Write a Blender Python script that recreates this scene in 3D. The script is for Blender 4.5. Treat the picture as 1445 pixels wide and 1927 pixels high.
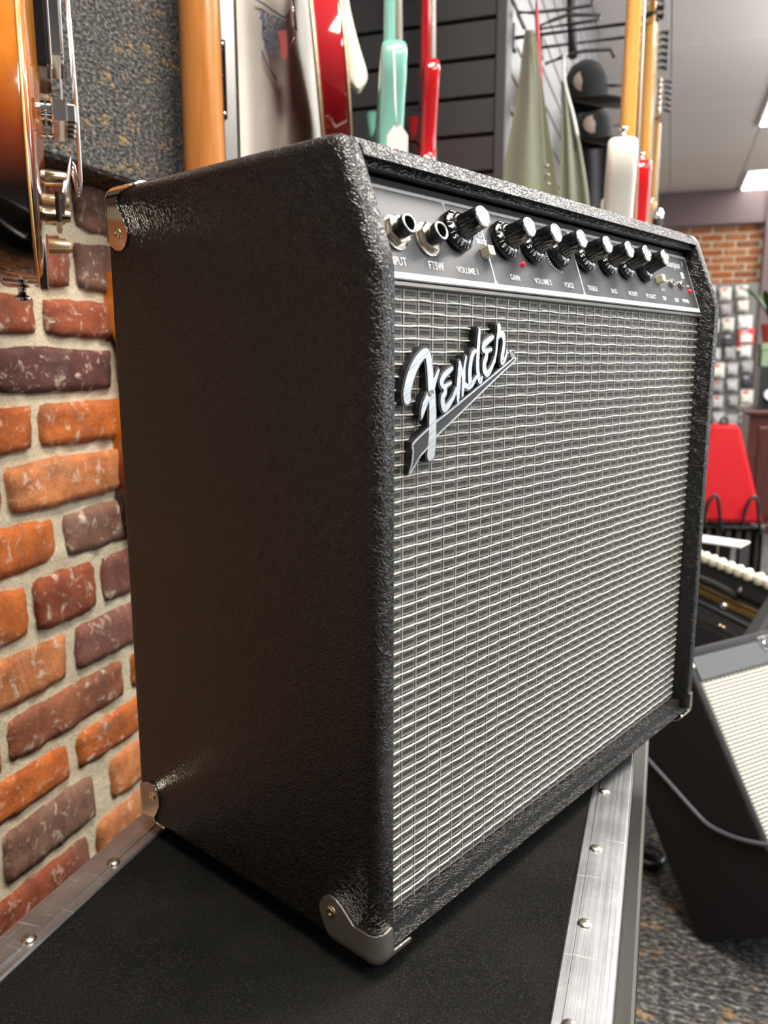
import bpy, bmesh, math, random
from mathutils import Vector, Matrix, noise
random.seed(7)
S = bpy.context.scene
COL = S.collection
for o in list(bpy.data.objects):
    bpy.data.objects.remove(o)

# ------------------------------------------------------------------ camera
V = Vector
FPX, CXP, CYP = 1532.7, 722.5, 963.5          # focal length and centre in photo pixels (1445 x 1927)
AMP_ANG = math.radians(67.45)
PITCH = 0.184392
YAW = AMP_ANG - 0.847474                       # to the left of +Y
CAM = V((0.1326, -0.3768, 0.3358))
FWD = V((-math.sin(YAW) * math.cos(PITCH), math.cos(YAW) * math.cos(PITCH), -math.sin(PITCH)))
RGT = V((math.cos(YAW), math.sin(YAW), 0))
UPV = RGT.cross(FWD)
cd = bpy.data.cameras.new('camera')
cd.sensor_fit = 'AUTO'
cd.sensor_width = 36.0
cd.lens = FPX / 1927.0 * 36.0
cd.clip_start = 0.02
cd.clip_end = 60
cd.dof.use_dof = True
cd.dof.focus_distance = 0.53
cd.dof.aperture_fstop = 9.5
cam = bpy.data.objects.new('camera', cd)
COL.objects.link(cam)
cam.matrix_world = Matrix.Translation(CAM) @ Matrix((RGT, UPV, -FWD)).transposed().to_4x4()
S.camera = cam

# ------------------------------------------------------------------ world, lights, exposure
W = bpy.data.worlds.new('room_ambient')
S.world = W
W.use_nodes = True
W.node_tree.nodes['Background'].inputs['Color'].default_value = (1.0, 0.95, 0.90, 1)
W.node_tree.nodes['Background'].inputs['Strength'].default_value = 0.30
S.view_settings.view_transform = 'Standard'
S.view_settings.look = 'None'
S.view_settings.exposure = 0.25
S.view_settings.gamma = 1.0
S.view_settings.use_curve_mapping = False
try: S.cycles.caustics_reflective = False
except AttributeError: pass
ZF, ZC = -0.75, 1.95                           # floor and ceiling (case top is z = 0)
def area(name, loc, sx, sy, power, col=(1, 0.96, 0.9), rot=(0, 0, 0)):
    d = bpy.data.lights.new(name, 'AREA')
    d.shape = 'RECTANGLE'; d.size = sx; d.size_y = sy; d.energy = power; d.color = col
    o = bpy.data.objects.new(name, d); COL.objects.link(o)
    o.location = loc; o.rotation_euler = rot
    o['label'] = 'light of a ceiling panel or added ceiling fill above the shop floor'; o['category'] = 'light'; o['kind'] = 'light'
    return o
area('ceiling_panel_light', (0.30, 0.10, ZC - .03), 0.4, 1.1, 64, (1, 0.92, 0.81))
area('ceiling_panel_light', (1.55, -0.75, ZC - .03), 0.6, 1.2, 48, (1, 0.97, 0.94))
area('ceiling_panel_light', (1.5, 1.7, ZC - .03), 0.6, 1.2, 55, (1, 0.97, 0.93))
area('ceiling_panel_light', (0.9, 3.9, ZC - .03), 0.6, 1.2, 65, (1, 0.97, 0.93))
area('ceiling_panel_light', (1.9, 6.4, ZC - .03), 0.6, 1.2, 70, (1, 0.97, 0.93))

for q_, (lx, ly) in enumerate(((1.55, 1.7), (1.35, 4.0), (2.0, 6.4))):      # added upward lights without fixtures, to brighten the ceiling
    area('ceiling_fill_light', (lx, ly, ZC - .40), .3, 1.2, 26, (1, .95, .9), (math.pi, 0, 0))

# ------------------------------------------------------------------ helpers: pixels of the photograph -> places
def ray(x, y): return FWD + RGT * ((x - CXP) / FPX) - UPV * ((y - CYP) / FPX)
def onz(x, y, z): d = ray(x, y); return CAM + d * ((z - CAM.z) / d.z)
def onx(x, y, X): d = ray(x, y); return CAM + d * ((X - CAM.x) / d.x)
def ony(x, y, Y): d = ray(x, y); return CAM + d * ((Y - CAM.y) / d.y)
def atd(x, y, t): return CAM + ray(x, y) * t
AMPR = Matrix.Rotation(AMP_ANG, 3, 'Z')
AMPI = AMPR.transposed()
CAMA = AMPI @ CAM
def aV(x, y, v):
    d = AMPI @ ray(x, y); return CAMA + d * ((v - CAMA.y) / d.y)
def az(deg): a = math.radians(deg); return V((math.sin(a), math.cos(a), 0))

# ------------------------------------------------------------------ helpers: objects
def thing(name, label, cat, loc=(0, 0, 0), rotz=0.0, group=None):
    o = bpy.data.objects.new(name, None); COL.objects.link(o)
    o.location = loc; o.rotation_euler = (0, 0, rotz); o.empty_display_size = .05
    o['label'] = label; o['category'] = cat
    if group: o['group'] = group
    return o
def tag(o, label, cat, group=None):
    o['label'] = label; o['category'] = cat
    if group: o['group'] = group
    return o
def obj(name, bm, mat, parent=None, smooth=False, ang=None):
    if isinstance(bm, bpy.types.Mesh): me = bm
    else:
        me = bpy.data.meshes.new(name); bm.normal_update(); bm.to_mesh(me); bm.free()
    if mat and not me.materials: me.materials.append(mat)
    if smooth: me.polygons.foreach_set('use_smooth', [True] * len(me.polygons))
    if ang is not None:
        me.polygons.foreach_set('use_smooth', [True] * len(me.polygons))
        me.set_sharp_from_angle(angle=math.radians(ang))
    o = bpy.data.objects.new(name, me); COL.objects.link(o)
    if parent: o.parent = parent
    return o
def struct(o):
    o['kind'] = 'structure'; return o
def B(): return bmesh.new()
def box(bm, lo, hi, bev=0, seg=2):
    lo, hi = V(lo), V(hi)
    vs = [bm.verts.new((x, y, z)) for z in (lo.z, hi.z) for y in (lo.y, hi.y) for x in (lo.x, hi.x)]
    fs = [bm.faces.new([vs[i] for i in q]) for q in ((0, 2, 3, 1), (4, 5, 7, 6), (0, 1, 5, 4), (2, 6, 7, 3), (0, 4, 6, 2), (1, 3, 7, 5))]
    if bev:
        es = list({e for f in fs for e in f.edges})
        bmesh.ops.bevel(bm, geom=es, offset=bev, segments=seg, affect='EDGES', profile=.5)
    return bm
def frame_of(t):
    t = t.normalized()
    a = V((0, 0, 1)) if abs(t.z) < .9 else V((1, 0, 0))
    s = t.cross(a).normalized()
    return s, s.cross(t)
def tube(bm, pts, r, n=8, cap=True):
    pts = [V(p) for p in pts]
    rs = r if isinstance(r, (list, tuple)) else [r] * len(pts)
    rings = []
    ref = None
    for i, p in enumerate(pts):
        t = (pts[min(i + 1, len(pts) - 1)] - pts[max(i - 1, 0)])
        s, u = frame_of(t)
        if ref is not None:
            s2 = (ref - t.normalized() * ref.dot(t.normalized()))
            if s2.length > 1e-6:
                s = s2.normalized(); u = t.normalized().cross(s)
        ref = s
        rings.append([bm.verts.new(p + (s * math.cos(2 * math.pi * k / n) + u * math.sin(2 * math.pi * k / n)) * rs[i]) for k in range(n)])
    for a, b in zip(rings, rings[1:]):
        for k in range(n):
            bm.faces.new((a[k], a[(k + 1) % n], b[(k + 1) % n], b[k]))
    if cap:
        bm.faces.new(rings[0][::-1]); bm.faces.new(rings[-1])
    return bm
def lathe(bm, prof, n=24, mtx=None, flute=0, fl_amt=0, fl_rng=None):
    """prof: list of (r, z); closed with caps where r == 0."""
    mtx = mtx or Matrix()
    rings = []
    for j, (r, z) in enumerate(prof):
        if r < 1e-7: rings.append([bm.verts.new(mtx @ V((0, 0, z)))])
        else:
            ring = []
            for k in range(n):
                a = 2 * math.pi * k / n
                rr = r
                if flute and fl_rng and fl_rng[0] <= j <= fl_rng[1]: rr = r + fl_amt * (1 if (k % 2) else -1)
                ring.append(bm.verts.new(mtx @ V((rr * math.cos(a), rr * math.sin(a), z))))
            rings.append(ring)
    for a, b in zip(rings, rings[1:]):
        for k in range(n):
            if len(a) == 1 and len(b) == 1: continue
            if len(a) == 1: bm.faces.new((a[0], b[k], b[(k + 1) % n]))
            elif len(b) == 1: bm.faces.new((a[k], b[0], a[(k + 1) % n]))
            else: bm.faces.new((a[k], b[k], b[(k + 1) % n], a[(k + 1) % n]))
    bmesh.ops.recalc_face_normals(bm, faces=bm.faces[:])
    return bm
def prism(bm, poly, f, h0, h1, bev=0, seg=2, bev_top_only=False):
    """poly: list of 2D points; f(x, y, h) -> Vector."""
    a = [bm.verts.new(f(x, y, h0)) for x, y in poly]
    b = [bm.verts.new(f(x, y, h1)) for x, y in poly]
    n = len(poly)
    fa = bm.faces.new(a[::-1]); fb = bm.faces.new(b)
    for i in range(n): bm.faces.new((a[i], a[(i + 1) % n], b[(i + 1) % n], b[i]))
    bmesh.ops.recalc_face_normals(bm, faces=bm.faces[:])
    if bev:
        es = list(fb.edges) + ([] if bev_top_only else list(fa.edges))
        bmesh.ops.bevel(bm, geom=es, offset=bev, segments=seg, affect='EDGES', profile=.5)
    return bm
def smooth_poly(pts, it=2):
    for _ in range(it):
        out = []
        for i in range(len(pts)):
            p, q = pts[i], pts[(i + 1) % len(pts)]
            out.append((p[0] * .75 + q[0] * .25, p[1] * .75 + q[1] * .25))
            out.append((p[0] * .25 + q[0] * .75, p[1] * .25 + q[1] * .75))
        pts = out
    return pts
def spline(pts, n=6):
    """Catmull-Rom through points (any dimension tuples)."""
    out = []
    m = len(pts)
    for i in range(m - 1):
        p0, p1, p2, p3 = pts[max(i - 1, 0)], pts[i], pts[i + 1], pts[min(i + 2, m - 1)]
        for k in range(n):
            t = k / n
            out.append(tuple(.5 * ((2 * b) + (c - a) * t + (2 * a - 5 * b + 4 * c - d) * t * t + (3 * b - a - 3 * c + d) * t ** 3) for a, b, c, d in zip(p0, p1, p2, p3)))
    out.append(tuple(pts[-1]))
    return out
def copy_tree(o, parent=None):
    c = o.copy(); COL.objects.link(c); c.parent = parent
    for ch in list(o.children):
        copy_tree(ch, c)
    return c
FONTCACHE = {}
def text_mesh(s, size, depth=0.0, shear=0.0, align='CENTER', bold=0.0, sx=1.0):
    cu = bpy.data.curves.new('lettering', 'FONT')
    cu.body = s; cu.size = size; cu.align_x = align; cu.align_y = 'CENTER'; cu.shear = shear; cu.offset = bold; cu.extrude = depth
    cu.resolution_u = 3
    o = bpy.data.objects.new('lettering_tmp', cu); COL.objects.link(o)
    dg = bpy.context.evaluated_depsgraph_get()
    me = bpy.data.meshes.new_from_object(o.evaluated_get(dg))
    bpy.data.objects.remove(o); bpy.data.curves.remove(cu)
    if sx != 1.0: me.transform(Matrix.Diagonal((sx, 1, 1, 1)))
    return me

# ------------------------------------------------------------------ materials
def lin(h):
    h = h.lstrip('#'); c = [int(h[i:i + 2], 16) / 255 for i in (0, 2, 4)]
    return tuple((x / 12.92 if x <= .04045 else ((x + .055) / 1.055) ** 2.4) for x in c) + (1,)
class M:
    def __init__(s, name, col=(.5, .5, .5, 1), rough=.5, metal=0, spec=.5, coat=0, coat_r=.05):
        s.m = bpy.data.materials.new(name); s.m.use_nodes = True
        s.t = s.m.node_tree; s.b = s.t.nodes['Principled BSDF']
        if isinstance(col, str): col = lin(col)
        s.set('Base Color', col); s.set('Roughness', rough); s.set('Metallic', metal); s.set('Specular IOR Level', spec)
        if coat: s.set('Coat Weight', coat); s.set('Coat Roughness', coat_r)
    def set(s, k, v): s.b.inputs[k].default_value = v
    def n(s, typ, **kw):
        nd = s.t.nodes.new(typ)
        for k, v in kw.items():
            if k in nd.inputs: nd.inputs[k].default_value = v
            else: setattr(nd, k, v)
        return nd
    def l(s, a, b): s.t.links.new(a, b)
    def coord(s, kind='Object', scale=(1, 1, 1), rot=(0, 0, 0)):
        tc = s.n('ShaderNodeTexCoord'); mp = s.n('ShaderNodeMapping')
        mp.inputs['Scale'].default_value = scale; mp.inputs['Rotation'].default_value = rot
        s.l(tc.outputs[kind], mp.inputs['Vector']); return mp.outputs['Vector']
    def noise(s, vec, scale, detail=3, rough=.5, dist=0):
        nd = s.n('ShaderNodeTexNoise', Scale=scale, Detail=detail, Roughness=rough, Distortion=dist); s.l(vec, nd.inputs['Vector']); return nd
    def ramp(s, fac, stops, interp='LINEAR'):
        r = s.n('ShaderNodeValToRGB'); e = r.color_ramp.elements; r.color_ramp.interpolation = interp
        while len(e) < len(stops): e.new(.5)
        for i, (p, c) in enumerate(stops):
            e[i].position = p; e[i].color = lin(c) if isinstance(c, str) else (c if isinstance(c, tuple) else (c, c, c, 1))
        s.l(fac, r.inputs['Fac']); return r.outputs['Color']
    def mix(s, fac, a, b, mode='MIX'):
        x = s.n('ShaderNodeMix', data_type='RGBA', blend_type=mode)
        for sock, v in ((x.inputs['Factor'], fac), (x.inputs['A'], a), (x.inputs['B'], b)):
            pass
        ins = [i for i in x.inputs if i.name in ('Factor', 'A', 'B')]
        f = [i for i in x.inputs if i.name == 'Factor' and i.type == 'VALUE'][0]
        A = [i for i in x.inputs if i.name == 'A' and i.type == 'RGBA'][0]
        Bq = [i for i in x.inputs if i.name == 'B' and i.type == 'RGBA'][0]
        for sock, v in ((f, fac), (A, a), (Bq, b)):
            if isinstance(v, bpy.types.NodeSocket): s.l(v, sock)
            else: sock.default_value = lin(v) if isinstance(v, str) else v
        return [o for o in x.outputs if o.type == 'RGBA'][0]
    def base(s, sock): s.l(sock, s.b.inputs['Base Color'])
    def bump(s, h, strength=.5, dist=.001, prev=None):
        b = s.n('ShaderNodeBump', Strength=strength, Distance=dist)
        s.l(h, b.inputs['Height'])
        if prev: s.l(prev, b.inputs['Normal'])
        s.l(b.outputs['Normal'], s.b.inputs['Normal']); return b.outputs['Normal']
def simple(name, col, rough=.5, metal=0, **k): return M(name, col, rough, metal, **k).m

def tolex_mat(name, col, scale, rough=.42, st=.5, dist=.0007, spec=.5):
    m = M(name, col, rough, spec=spec)
    v = m.coord()
    nz = m.noise(v, scale * .35, 2)
    add = m.n('ShaderNodeMixRGB', blend_type='ADD'); add.inputs['Fac'].default_value = .012
    m.l(v, add.inputs['Color1']); m.l(nz.outputs['Color'], add.inputs['Color2'])
    vo = m.n('ShaderNodeTexVoronoi', feature='DISTANCE_TO_EDGE', Scale=scale, Randomness=1.0)
    m.l(add.outputs['Color'], vo.inputs['Vector'])
    h = m.ramp(vo.outputs['Distance'], [(0, 0.0), (.16, .75), (.5, 1.0)])
    fine = m.noise(v, scale * 4, 2)
    mx = m.mix(.12, h, fine.outputs['Fac'])
    m.bump(mx, st, dist)
    return m.m
TOLEX = tolex_mat('black_pebbled_vinyl', (.0105, .0102, .0102, 1), 360, rough=.34, st=.6)
TOLEX2 = tolex_mat('charcoal_vinyl', (.022, .022, .024, 1), 300, rough=.5, st=.5)
VINYL_BLK = simple('matte_black_vinyl', (.006, .006, .007, 1), .6)
NICKEL = simple('nickel_plate', (.78, .73, .64, 1), .16, 1)
CHROME = simple('chrome', (.85, .85, .86, 1), .08, 1)
STEEL = simple('dull_steel', (.5, .5, .5, 1), .35, 1)
BRASSY = simple('warm_plated_steel', (.75, .62, .42, 1), .2, 1)
BLACKP = simple('gloss_black_plastic', (.006, .006, .007, 1), .12, coat=.5)
BLACKM = simple('satin_black_plastic', (.01, .01, .011, 1), .4)
RUBBER = simple('black_rubber', (.01, .01, .01, 1), .8)
WHITEP = simple('white_print', (.78, .78, .78, 1), .5)
CREAM = simple('cream_plastic', '#d9cfb0', .35)
REDLED = M('red_lamp_lens', (.6, .01, .015, 1), .1); REDLED.set('Emission Color', (1, .02, .02, 1)); REDLED.set('Emission Strength', .35); REDLED = REDLED.m
def brushed(name, col, rough, scale=(20, 900, 900), rot=(0, 0, 0), amt=.25):
    m = M(name, col, rough, 1)
    v = m.coord(scale=scale, rot=rot)
    nz = m.noise(v, 1, 2)
    m.l(m.ramp(nz.outputs['Fac'], [(.3, max(.05, rough - amt)), (.7, min(1, rough + amt))]), m.b.inputs['Roughness'])
    m.base(m.mix(.35, col, m.ramp(nz.outputs['Fac'], [(.3, (col[0] * .55, col[1] * .55, col[2] * .55, 1)), (.7, (1, 1, 1, 1))])))
    return m.m
def brushed_badge():
    m = M('brushed_aluminium', (.42, .43, .44, 1), .42, 1)
    tc = m.n('ShaderNodeTexCoord'); ro = m.n('ShaderNodeMapping'); ro.inputs['Rotation'].default_value = (0, math.radians(28), 0); st = m.n('ShaderNodeMapping'); st.inputs['Scale'].default_value = (60, 60, 2600)
    m.l(tc.outputs['Object'], ro.inputs['Vector']); m.l(ro.outputs['Vector'], st.inputs['Vector'])
    nz = m.noise(st.outputs['Vector'], 1, 2, .6)
    m.base(m.ramp(nz.outputs['Fac'], [(.3, (.22, .225, .23, 1)), (.7, (.44, .445, .45, 1))]))
    return m.m
BRUSH = brushed_badge()
CAPMAT = simple('spun_aluminium', (.85, .85, .86, 1), .22, 1)
PANEL = M('dark_grey_control_panel', (.048, .050, .056, 1), .42, spec=.5).m
def alu_mat():
    m = M('worn_aluminium', (.6, .61, .62, 1), .36, 1)
    v = m.coord(scale=(1, 1, 1))
    st = m.noise(m.coord(scale=(900, 6, 900)), 1, 2)
    bl = m.noise(v, 28, 4, .6)
    sc = m.noise(m.coord(scale=(30, 400, 30), rot=(0, 0, .7)), 1, 2, .5, .4)
    c = m.ramp(bl.outputs['Fac'], [(.3, (.36, .37, .385, 1)), (.7, (.56, .57, .59, 1))])
    c = m.mix(m.ramp(sc.outputs['Fac'], [(.66, 0.0), (.70, .6)]), c, (.85, .85, .85, 1))
    m.base(c)
    m.l(m.ramp(st.outputs['Fac'], [(.3, .38), (.7, .46)]), m.b.inputs['Roughness'])
    m.bump(st.outputs['Fac'], .06, .001)
    return m.m
ALU = alu_mat()
def felt_mat():
    m = M('black_felt_lining', (.012, .012, .012, 1), 1.0, spec=.08)
    v = m.coord()
    f = m.noise(v, 900, 3, .7); g = m.noise(v, 14, 3, .6)
    m.base(m.mix(m.ramp(f.outputs['Fac'], [(.5, 0.0), (.8, .8)]), m.ramp(g.outputs['Fac'], [(.3, (.005, .0049, .0048, 1)), (.7, (.011, .0105, .010, 1))]), (.045, .045, .043, 1)))
    m.bump(f.outputs['Fac'], .9, .0012)
    return m.m
FELT = felt_mat()
def carpet_mat(name, sc, gain=1.0):
    m = M(name, (.05, .05, .05, 1), .95, spec=.15)
    v = m.coord(scale=sc)
    f = m.noise(v, 1.0, 3, .75)
    g = m.noise(v, .22, 3, .6)
    w = m.noise(v, .9, 2, .5)
    c = m.ramp(f.outputs['Fac'], [(.33, (.012, .012, .014, 1)), (.5, (.055, .053, .052, 1)), (.64, (.17 * gain, .165 * gain, .155 * gain, 1)), (.72, (.30 * gain, .28 * gain, .25 * gain, 1))])
    k = m.mix(m.ramp(g.outputs['Fac'], [(.57, 0.0), (.66, .85)]), (0, 0, 0, 1), m.ramp(w.outputs['Fac'], [(.45, 0.0), (.6, 1.0)]))
    c = m.mix(k, c, (.36, .22, .08, 1))
    m.base(c)
    m.bump(f.outputs['Fac'], 1.0, .006)
    return m.m
CARPETW = carpet_mat('loop_carpet_on_wall', (330, 150, 300), 1.05)
CARPETF = carpet_mat('loop_carpet_floor', (60, 130, 100), 1.35)
def brick_mat():
    m = M('old_brick', (.3, .1, .05, 1), .85, spec=.25)
    oi = m.n('ShaderNodeObjectInfo')
    tc = m.n('ShaderNodeTexCoord')
    ad = m.n('ShaderNodeVectorMath', operation='ADD')
    sc = m.n('ShaderNodeVectorMath', operation='SCALE'); sc.inputs['Scale'].default_value = 1.0
    lo = m.n('ShaderNodeVectorMath', operation='MULTIPLY'); lo.inputs[1].default_value = (3.7, 2.3, 5.1)
    m.l(oi.outputs['Location'], lo.inputs[0])
    m.l(tc.outputs['Object'], ad.inputs[0]); m.l(lo.outputs[0], ad.inputs[1])
    v = ad.outputs[0]
    a = m.noise(v, 26, 4, .6, .4); b = m.noise(v, 60, 4, .7, .6); f = m.noise(v, 320, 4, .7); d = m.noise(v, 11, 3, .6, .8)
    c = m.mix(m.ramp(a.outputs['Fac'], [(.35, 0.0), (.68, .8)]), oi.outputs['Color'], m.mix(1.0, oi.outputs['Color'], (.42, .36, .36, 1), 'MULTIPLY'))
    c = m.mix(m.ramp(d.outputs['Fac'], [(.55, 0.0), (.72, .5)]), c, (.11, .085, .075, 1))
    c = m.mix(m.ramp(f.outputs['Fac'], [(.35, .35), (.6, 0.0)]), c, (.05, .025, .02, 1))
    m.base(m.mix(m.ramp(b.outputs['Fac'], [(.56, 0.0), (.70, .8)]), c, (.55, .46, .36, 1)))
    m.bump(b.outputs['Fac'], .5, .004, m.bump(f.outputs['Fac'], .5, .0012))
    return m.m
BRICK = brick_mat()
def mortar_mat():
    m = M('sandy_lime_mortar', (.4, .34, .24, 1), .95, spec=.15)
    v = m.coord()
    f = m.noise(v, 420, 4, .8); g = m.noise(v, 40, 3, .6)
    c = m.ramp(f.outputs['Fac'], [(.3, (.22, .175, .12, 1)), (.46, (.54, .46, .32, 1)), (.7, (.76, .68, .52, 1))])
    m.base(m.mix(m.ramp(g.outputs['Fac'], [(.4, 0.0), (.7, .4)]), c, (.62, .55, .43, 1)))
    m.bump(f.outputs['Fac'], .8, .003, m.bump(g.outputs['Fac'], .6, .008))
    return m.m
MORTAR = mortar_mat()

# ------------------------------------------------------------------ the setting
XW = -0.55                                       # face of the brick wall
YS = 1.70                                        # slat panel that stands across the wall
XS = ony(941, 150, 1.70).x                                      # long slat wall beyond it
bm = B(); box(bm, (-2.5, -2.2, ZF - .1), (4.2, 9.2, ZF)); struct(obj('floor', bm, CARPETF))
CEIL = M('ceiling_tiles', (.80, .76, .74, 1), .9)
cv = CEIL.noise(CEIL.coord(), 90, 3); CEIL.bump(cv.outputs['Fac'], .15, .004); CEIL = CEIL.m
bm = B(); box(bm, (-2.5, -2.4, ZC + .02), (4.4, 9.2, ZC + .1)); ceil = struct(obj('ceiling', bm, CEIL))
bm = B(); box(bm, (0, 0, 0), (.594, 1.194, .012), .003, 1); tile0 = bpy.data.meshes.new('ceiling_tile'); bm.to_mesh(tile0); bm.free(); tile0.materials.append(CEIL)
LIGHTS = [(1, 4), (1, 5), (2, 3), (2, 6), (0, 7)]
for i in range(0, 6):
    for j in range(-2, 8):
        o = bpy.data.objects.new('ceiling_tile', tile0); COL.objects.link(o); o.parent = ceil
        o.location = (-.55 + i * .6 + .003, .3 + j * 1.2 - .6 + .003, ZC)
bm = B(); box(bm, (-.75, -2.2, ZF), (XW - .007, 1.08, ZC + .02))
wl = struct(obj('wall_left', bm, MORTAR))

# mortar surface with real relief, then every brick
bm = B()
NY, NZ = 150, 150
y0, y1, z0, z1 = -.62, 1.08, -.75, .57
g = []
for i in range(NZ + 1):
    row = []
    for j in range(NY + 1):
        y = y0 + (y1 - y0) * j / NY; z = z0 + (z1 - z0) * i / NZ
        h = noise.noise(V((0, y * 45, z * 45))) * .0030 + noise.noise(V((3, y * 120, z * 120))) * .0014
        row.append(bm.verts.new((XW - .004 + h, y, z)))
    g.append(row)
for i in range(NZ):
    for j in range(NY): bm.faces.new((g[i][j], g[i][j + 1], g[i + 1][j + 1], g[i + 1][j]))
obj('mortar', bm, MORTAR, wl, True)
def brick_mesh(seed, L=.2, Hh=.055, T=.05):
    bm = B(); nx, nz = 14, 6
    grid = {}
    for i in range(nz + 1):
        for j in range(nx + 1):
            u, w = j / nx, i / nz
            eu = min(u, 1 - u) * L; ew = min(w, 1 - w) * Hh
            r = .0038
            ed = min(eu, ew)
            drop = 0 if ed >= r else (r - ed) ** 2 / r * 1.0
            nn = noise.noise(V((seed * 7.1, u * L * 38, w * Hh * 38)))
            n2 = noise.noise(V((seed * 3.3 + 9, u * L * 110, w * Hh * 110)))
            x = -drop + nn * .0030 + n2 * .0016
            wob = noise.noise(V((seed * 5.7, u * 9, w * 4))) * .003
            wob2 = noise.noise(V((seed * 2.7, u * 9 + 20, w * 4))) * .0035
            cu = .006 * ((abs(u - .5) * 2) ** 6) * ((abs(w - .5) * 2) ** 4)
            yy = (u - .5) * (L) + wob - math.copysign(cu, u - .5) * .6
            zz = (w - .5) * Hh + wob2 - math.copysign(cu, w - .5) * .5
            grid[i, j] = bm.verts.new((x, yy, zz))
    for i in range(nz):
        for j in range(nx): bm.faces.new((grid[i, j], grid[i, j + 1], grid[i + 1, j + 1], grid[i + 1, j]))
    rim = [grid[0, j] for j in range(nx + 1)] + [grid[i, nx] for i in range(1, nz + 1)] + [grid[nz, j] for j in range(nx - 1, -1, -1)] + [grid[i, 0] for i in range(nz - 1, 0, -1)]
    back = [bm.verts.new((-T, v.co.y, v.co.z)) for v in rim]
    for k in range(len(rim)):
        bm.faces.new((rim[(k + 1) % len(rim)], rim[k], back[k], back[(k + 1) % len(rim)]))
    me = bpy.data.meshes.new('brick'); bm.to_mesh(me); bm.free(); me.materials.append(BRICK)
    me.polygons.foreach_set('use_smooth', [True] * len(me.polygons))
    return me
BM = [brick_mesh(k) for k in range(8)]
BH = [brick_mesh(k + 20, .105) for k in range(4)]
BCOL = {'o': (.50, .135, .028, 1), 'r': (.30, .075, .032, 1), 'p': (.115, .042, .038, 1), 't': (.54, .20, .072, 1), 'd': (.20, .105, .072, 1), 'm': (.36, .13, .062, 1), 'v': (.24, .095, .070, 1)}
def add_brick(y, z, L, col, k, sz=1.0):
    if L > .15: me, base = BM[k % 8], .2
    else: me, base = BH[k % 4], .105
    o = bpy.data.objects.new('brick', me); COL.objects.link(o); o.parent = wl
    o.location = (XW + .003 + random.uniform(-.002, .003), y, z)
    o.scale = (1, L / base, sz)
    o.rotation_euler = (random.uniform(-.008, .008), 0, 0)
    c = BCOL[col]; q = random.uniform(.85, 1.12)
    o.color = (c[0] * q, c[1] * q, c[2] * q, 1)
# courses read off the photograph: mortar-joint heights, then (start, end, colour) of the bricks seen beside the amplifier
JZ = [.555, .484, .4136, .3565, .2923, .2279, .1585, .0896, .0122, -.0602, -.1277, -.191, -.2683]
SEEN = {0: [(.30, .46, 'r'), (.475, .68, 'd')], 1: [(.18, .385, 'r'), (.40, .455, 'r'), (.47, .66, 'd')],
        2: [(.19, .395, 'r'), (.41, .61, 'r')], 3: [(.32, .525, 'p'), (.54, .74, 'v')], 4: [(.165, .374, 'o'), (.39, .59, 'o')],
        5: [(.125, .32, 'r'), (.332, .531, 't')], 6: [(.21, .40, 'o'), (.418, .60, 'd')], 7: [(.15, .346, 'o'), (.360, .466, 'r'), (.482, .68, 'v')],
        8: [(.20, .405, 't'), (.423, .63, 'v')], 9: [(.09, .285, 'm'), (.302, .511, 'm'), (.53, .73, 'o')], 10: [(.19, .395, 'o'), (.418, .62, 'o')],
        11: [(.08, .262, 'o'), (.281, .436, 'd'), (.47, .67, 'r')], 12: [(.19, .41, 'r'), (.432, .64, 't')]}
SEEN[11] = [(.19, .395, 'o'), (.474, .67, 'r')]; SEEN[10] = [(.19, .40, 'o'), (.415, .62, 'o')]
rows = []
for i in range(len(JZ) - 1): rows.append((JZ[i], JZ[i + 1], SEEN.get(i, [])))
# rows in the order of the joints: joint i .. joint i+1
SEQ = [SEEN[0], SEEN[1], SEEN[2], SEEN[3], SEEN[4], SEEN[5], SEEN[6], SEEN[7], SEEN[8], SEEN[9], [(.19, .395, 'o'), (.413, .62, 'o')], [(.07, .262, 'o'), (.281, .436, 'd'), (.474, .67, 't')]]
zz = list(JZ)
while zz[-1] > -.70: zz.append(zz[-1] - .0695)
k = 0
for i in range(len(zz) - 1):
    zt, zb = zz[i], zz[i + 1]
    hgt = (zt - zb) - .0132
    sz = hgt / .055
    seen = SEQ[i] if i < len(SEQ) else [(.2, .42, 'r'), (.437, .64, 't')] if i % 2 == 0 else [(.11, .31, 'm'), (.325, .53, 'o')]
    lo = min(s[0] for s in seen); hi = max(s[1] for s in seen)
    br = list(seen)
    y = lo - .014
    while y > -.45:
        L = random.choice((.2, .2, .205, .1)); br.append((y - L, y, random.choice('orrmtdv'))); y -= L + .014
    y = hi + .014
    while y < .98:
        L = random.choice((.2, .2, .205, .1)); br.append((y, y + L, random.choice('orrmtdv'))); y += L + .014
    for a, b, c in br:
        add_brick((a + b) / 2, (zt + zb) / 2, b - a, c, k, sz); k += 1

# carpet-covered upper wall
bm = B()
NY, NZ = 90, 60
box(bm, (XW - .02, -2.2, .545), (XW + .062, 1.09, ZC + .02), .004, 1)
struct(obj('wall_upper_carpet', bm, CARPETW))

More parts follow.
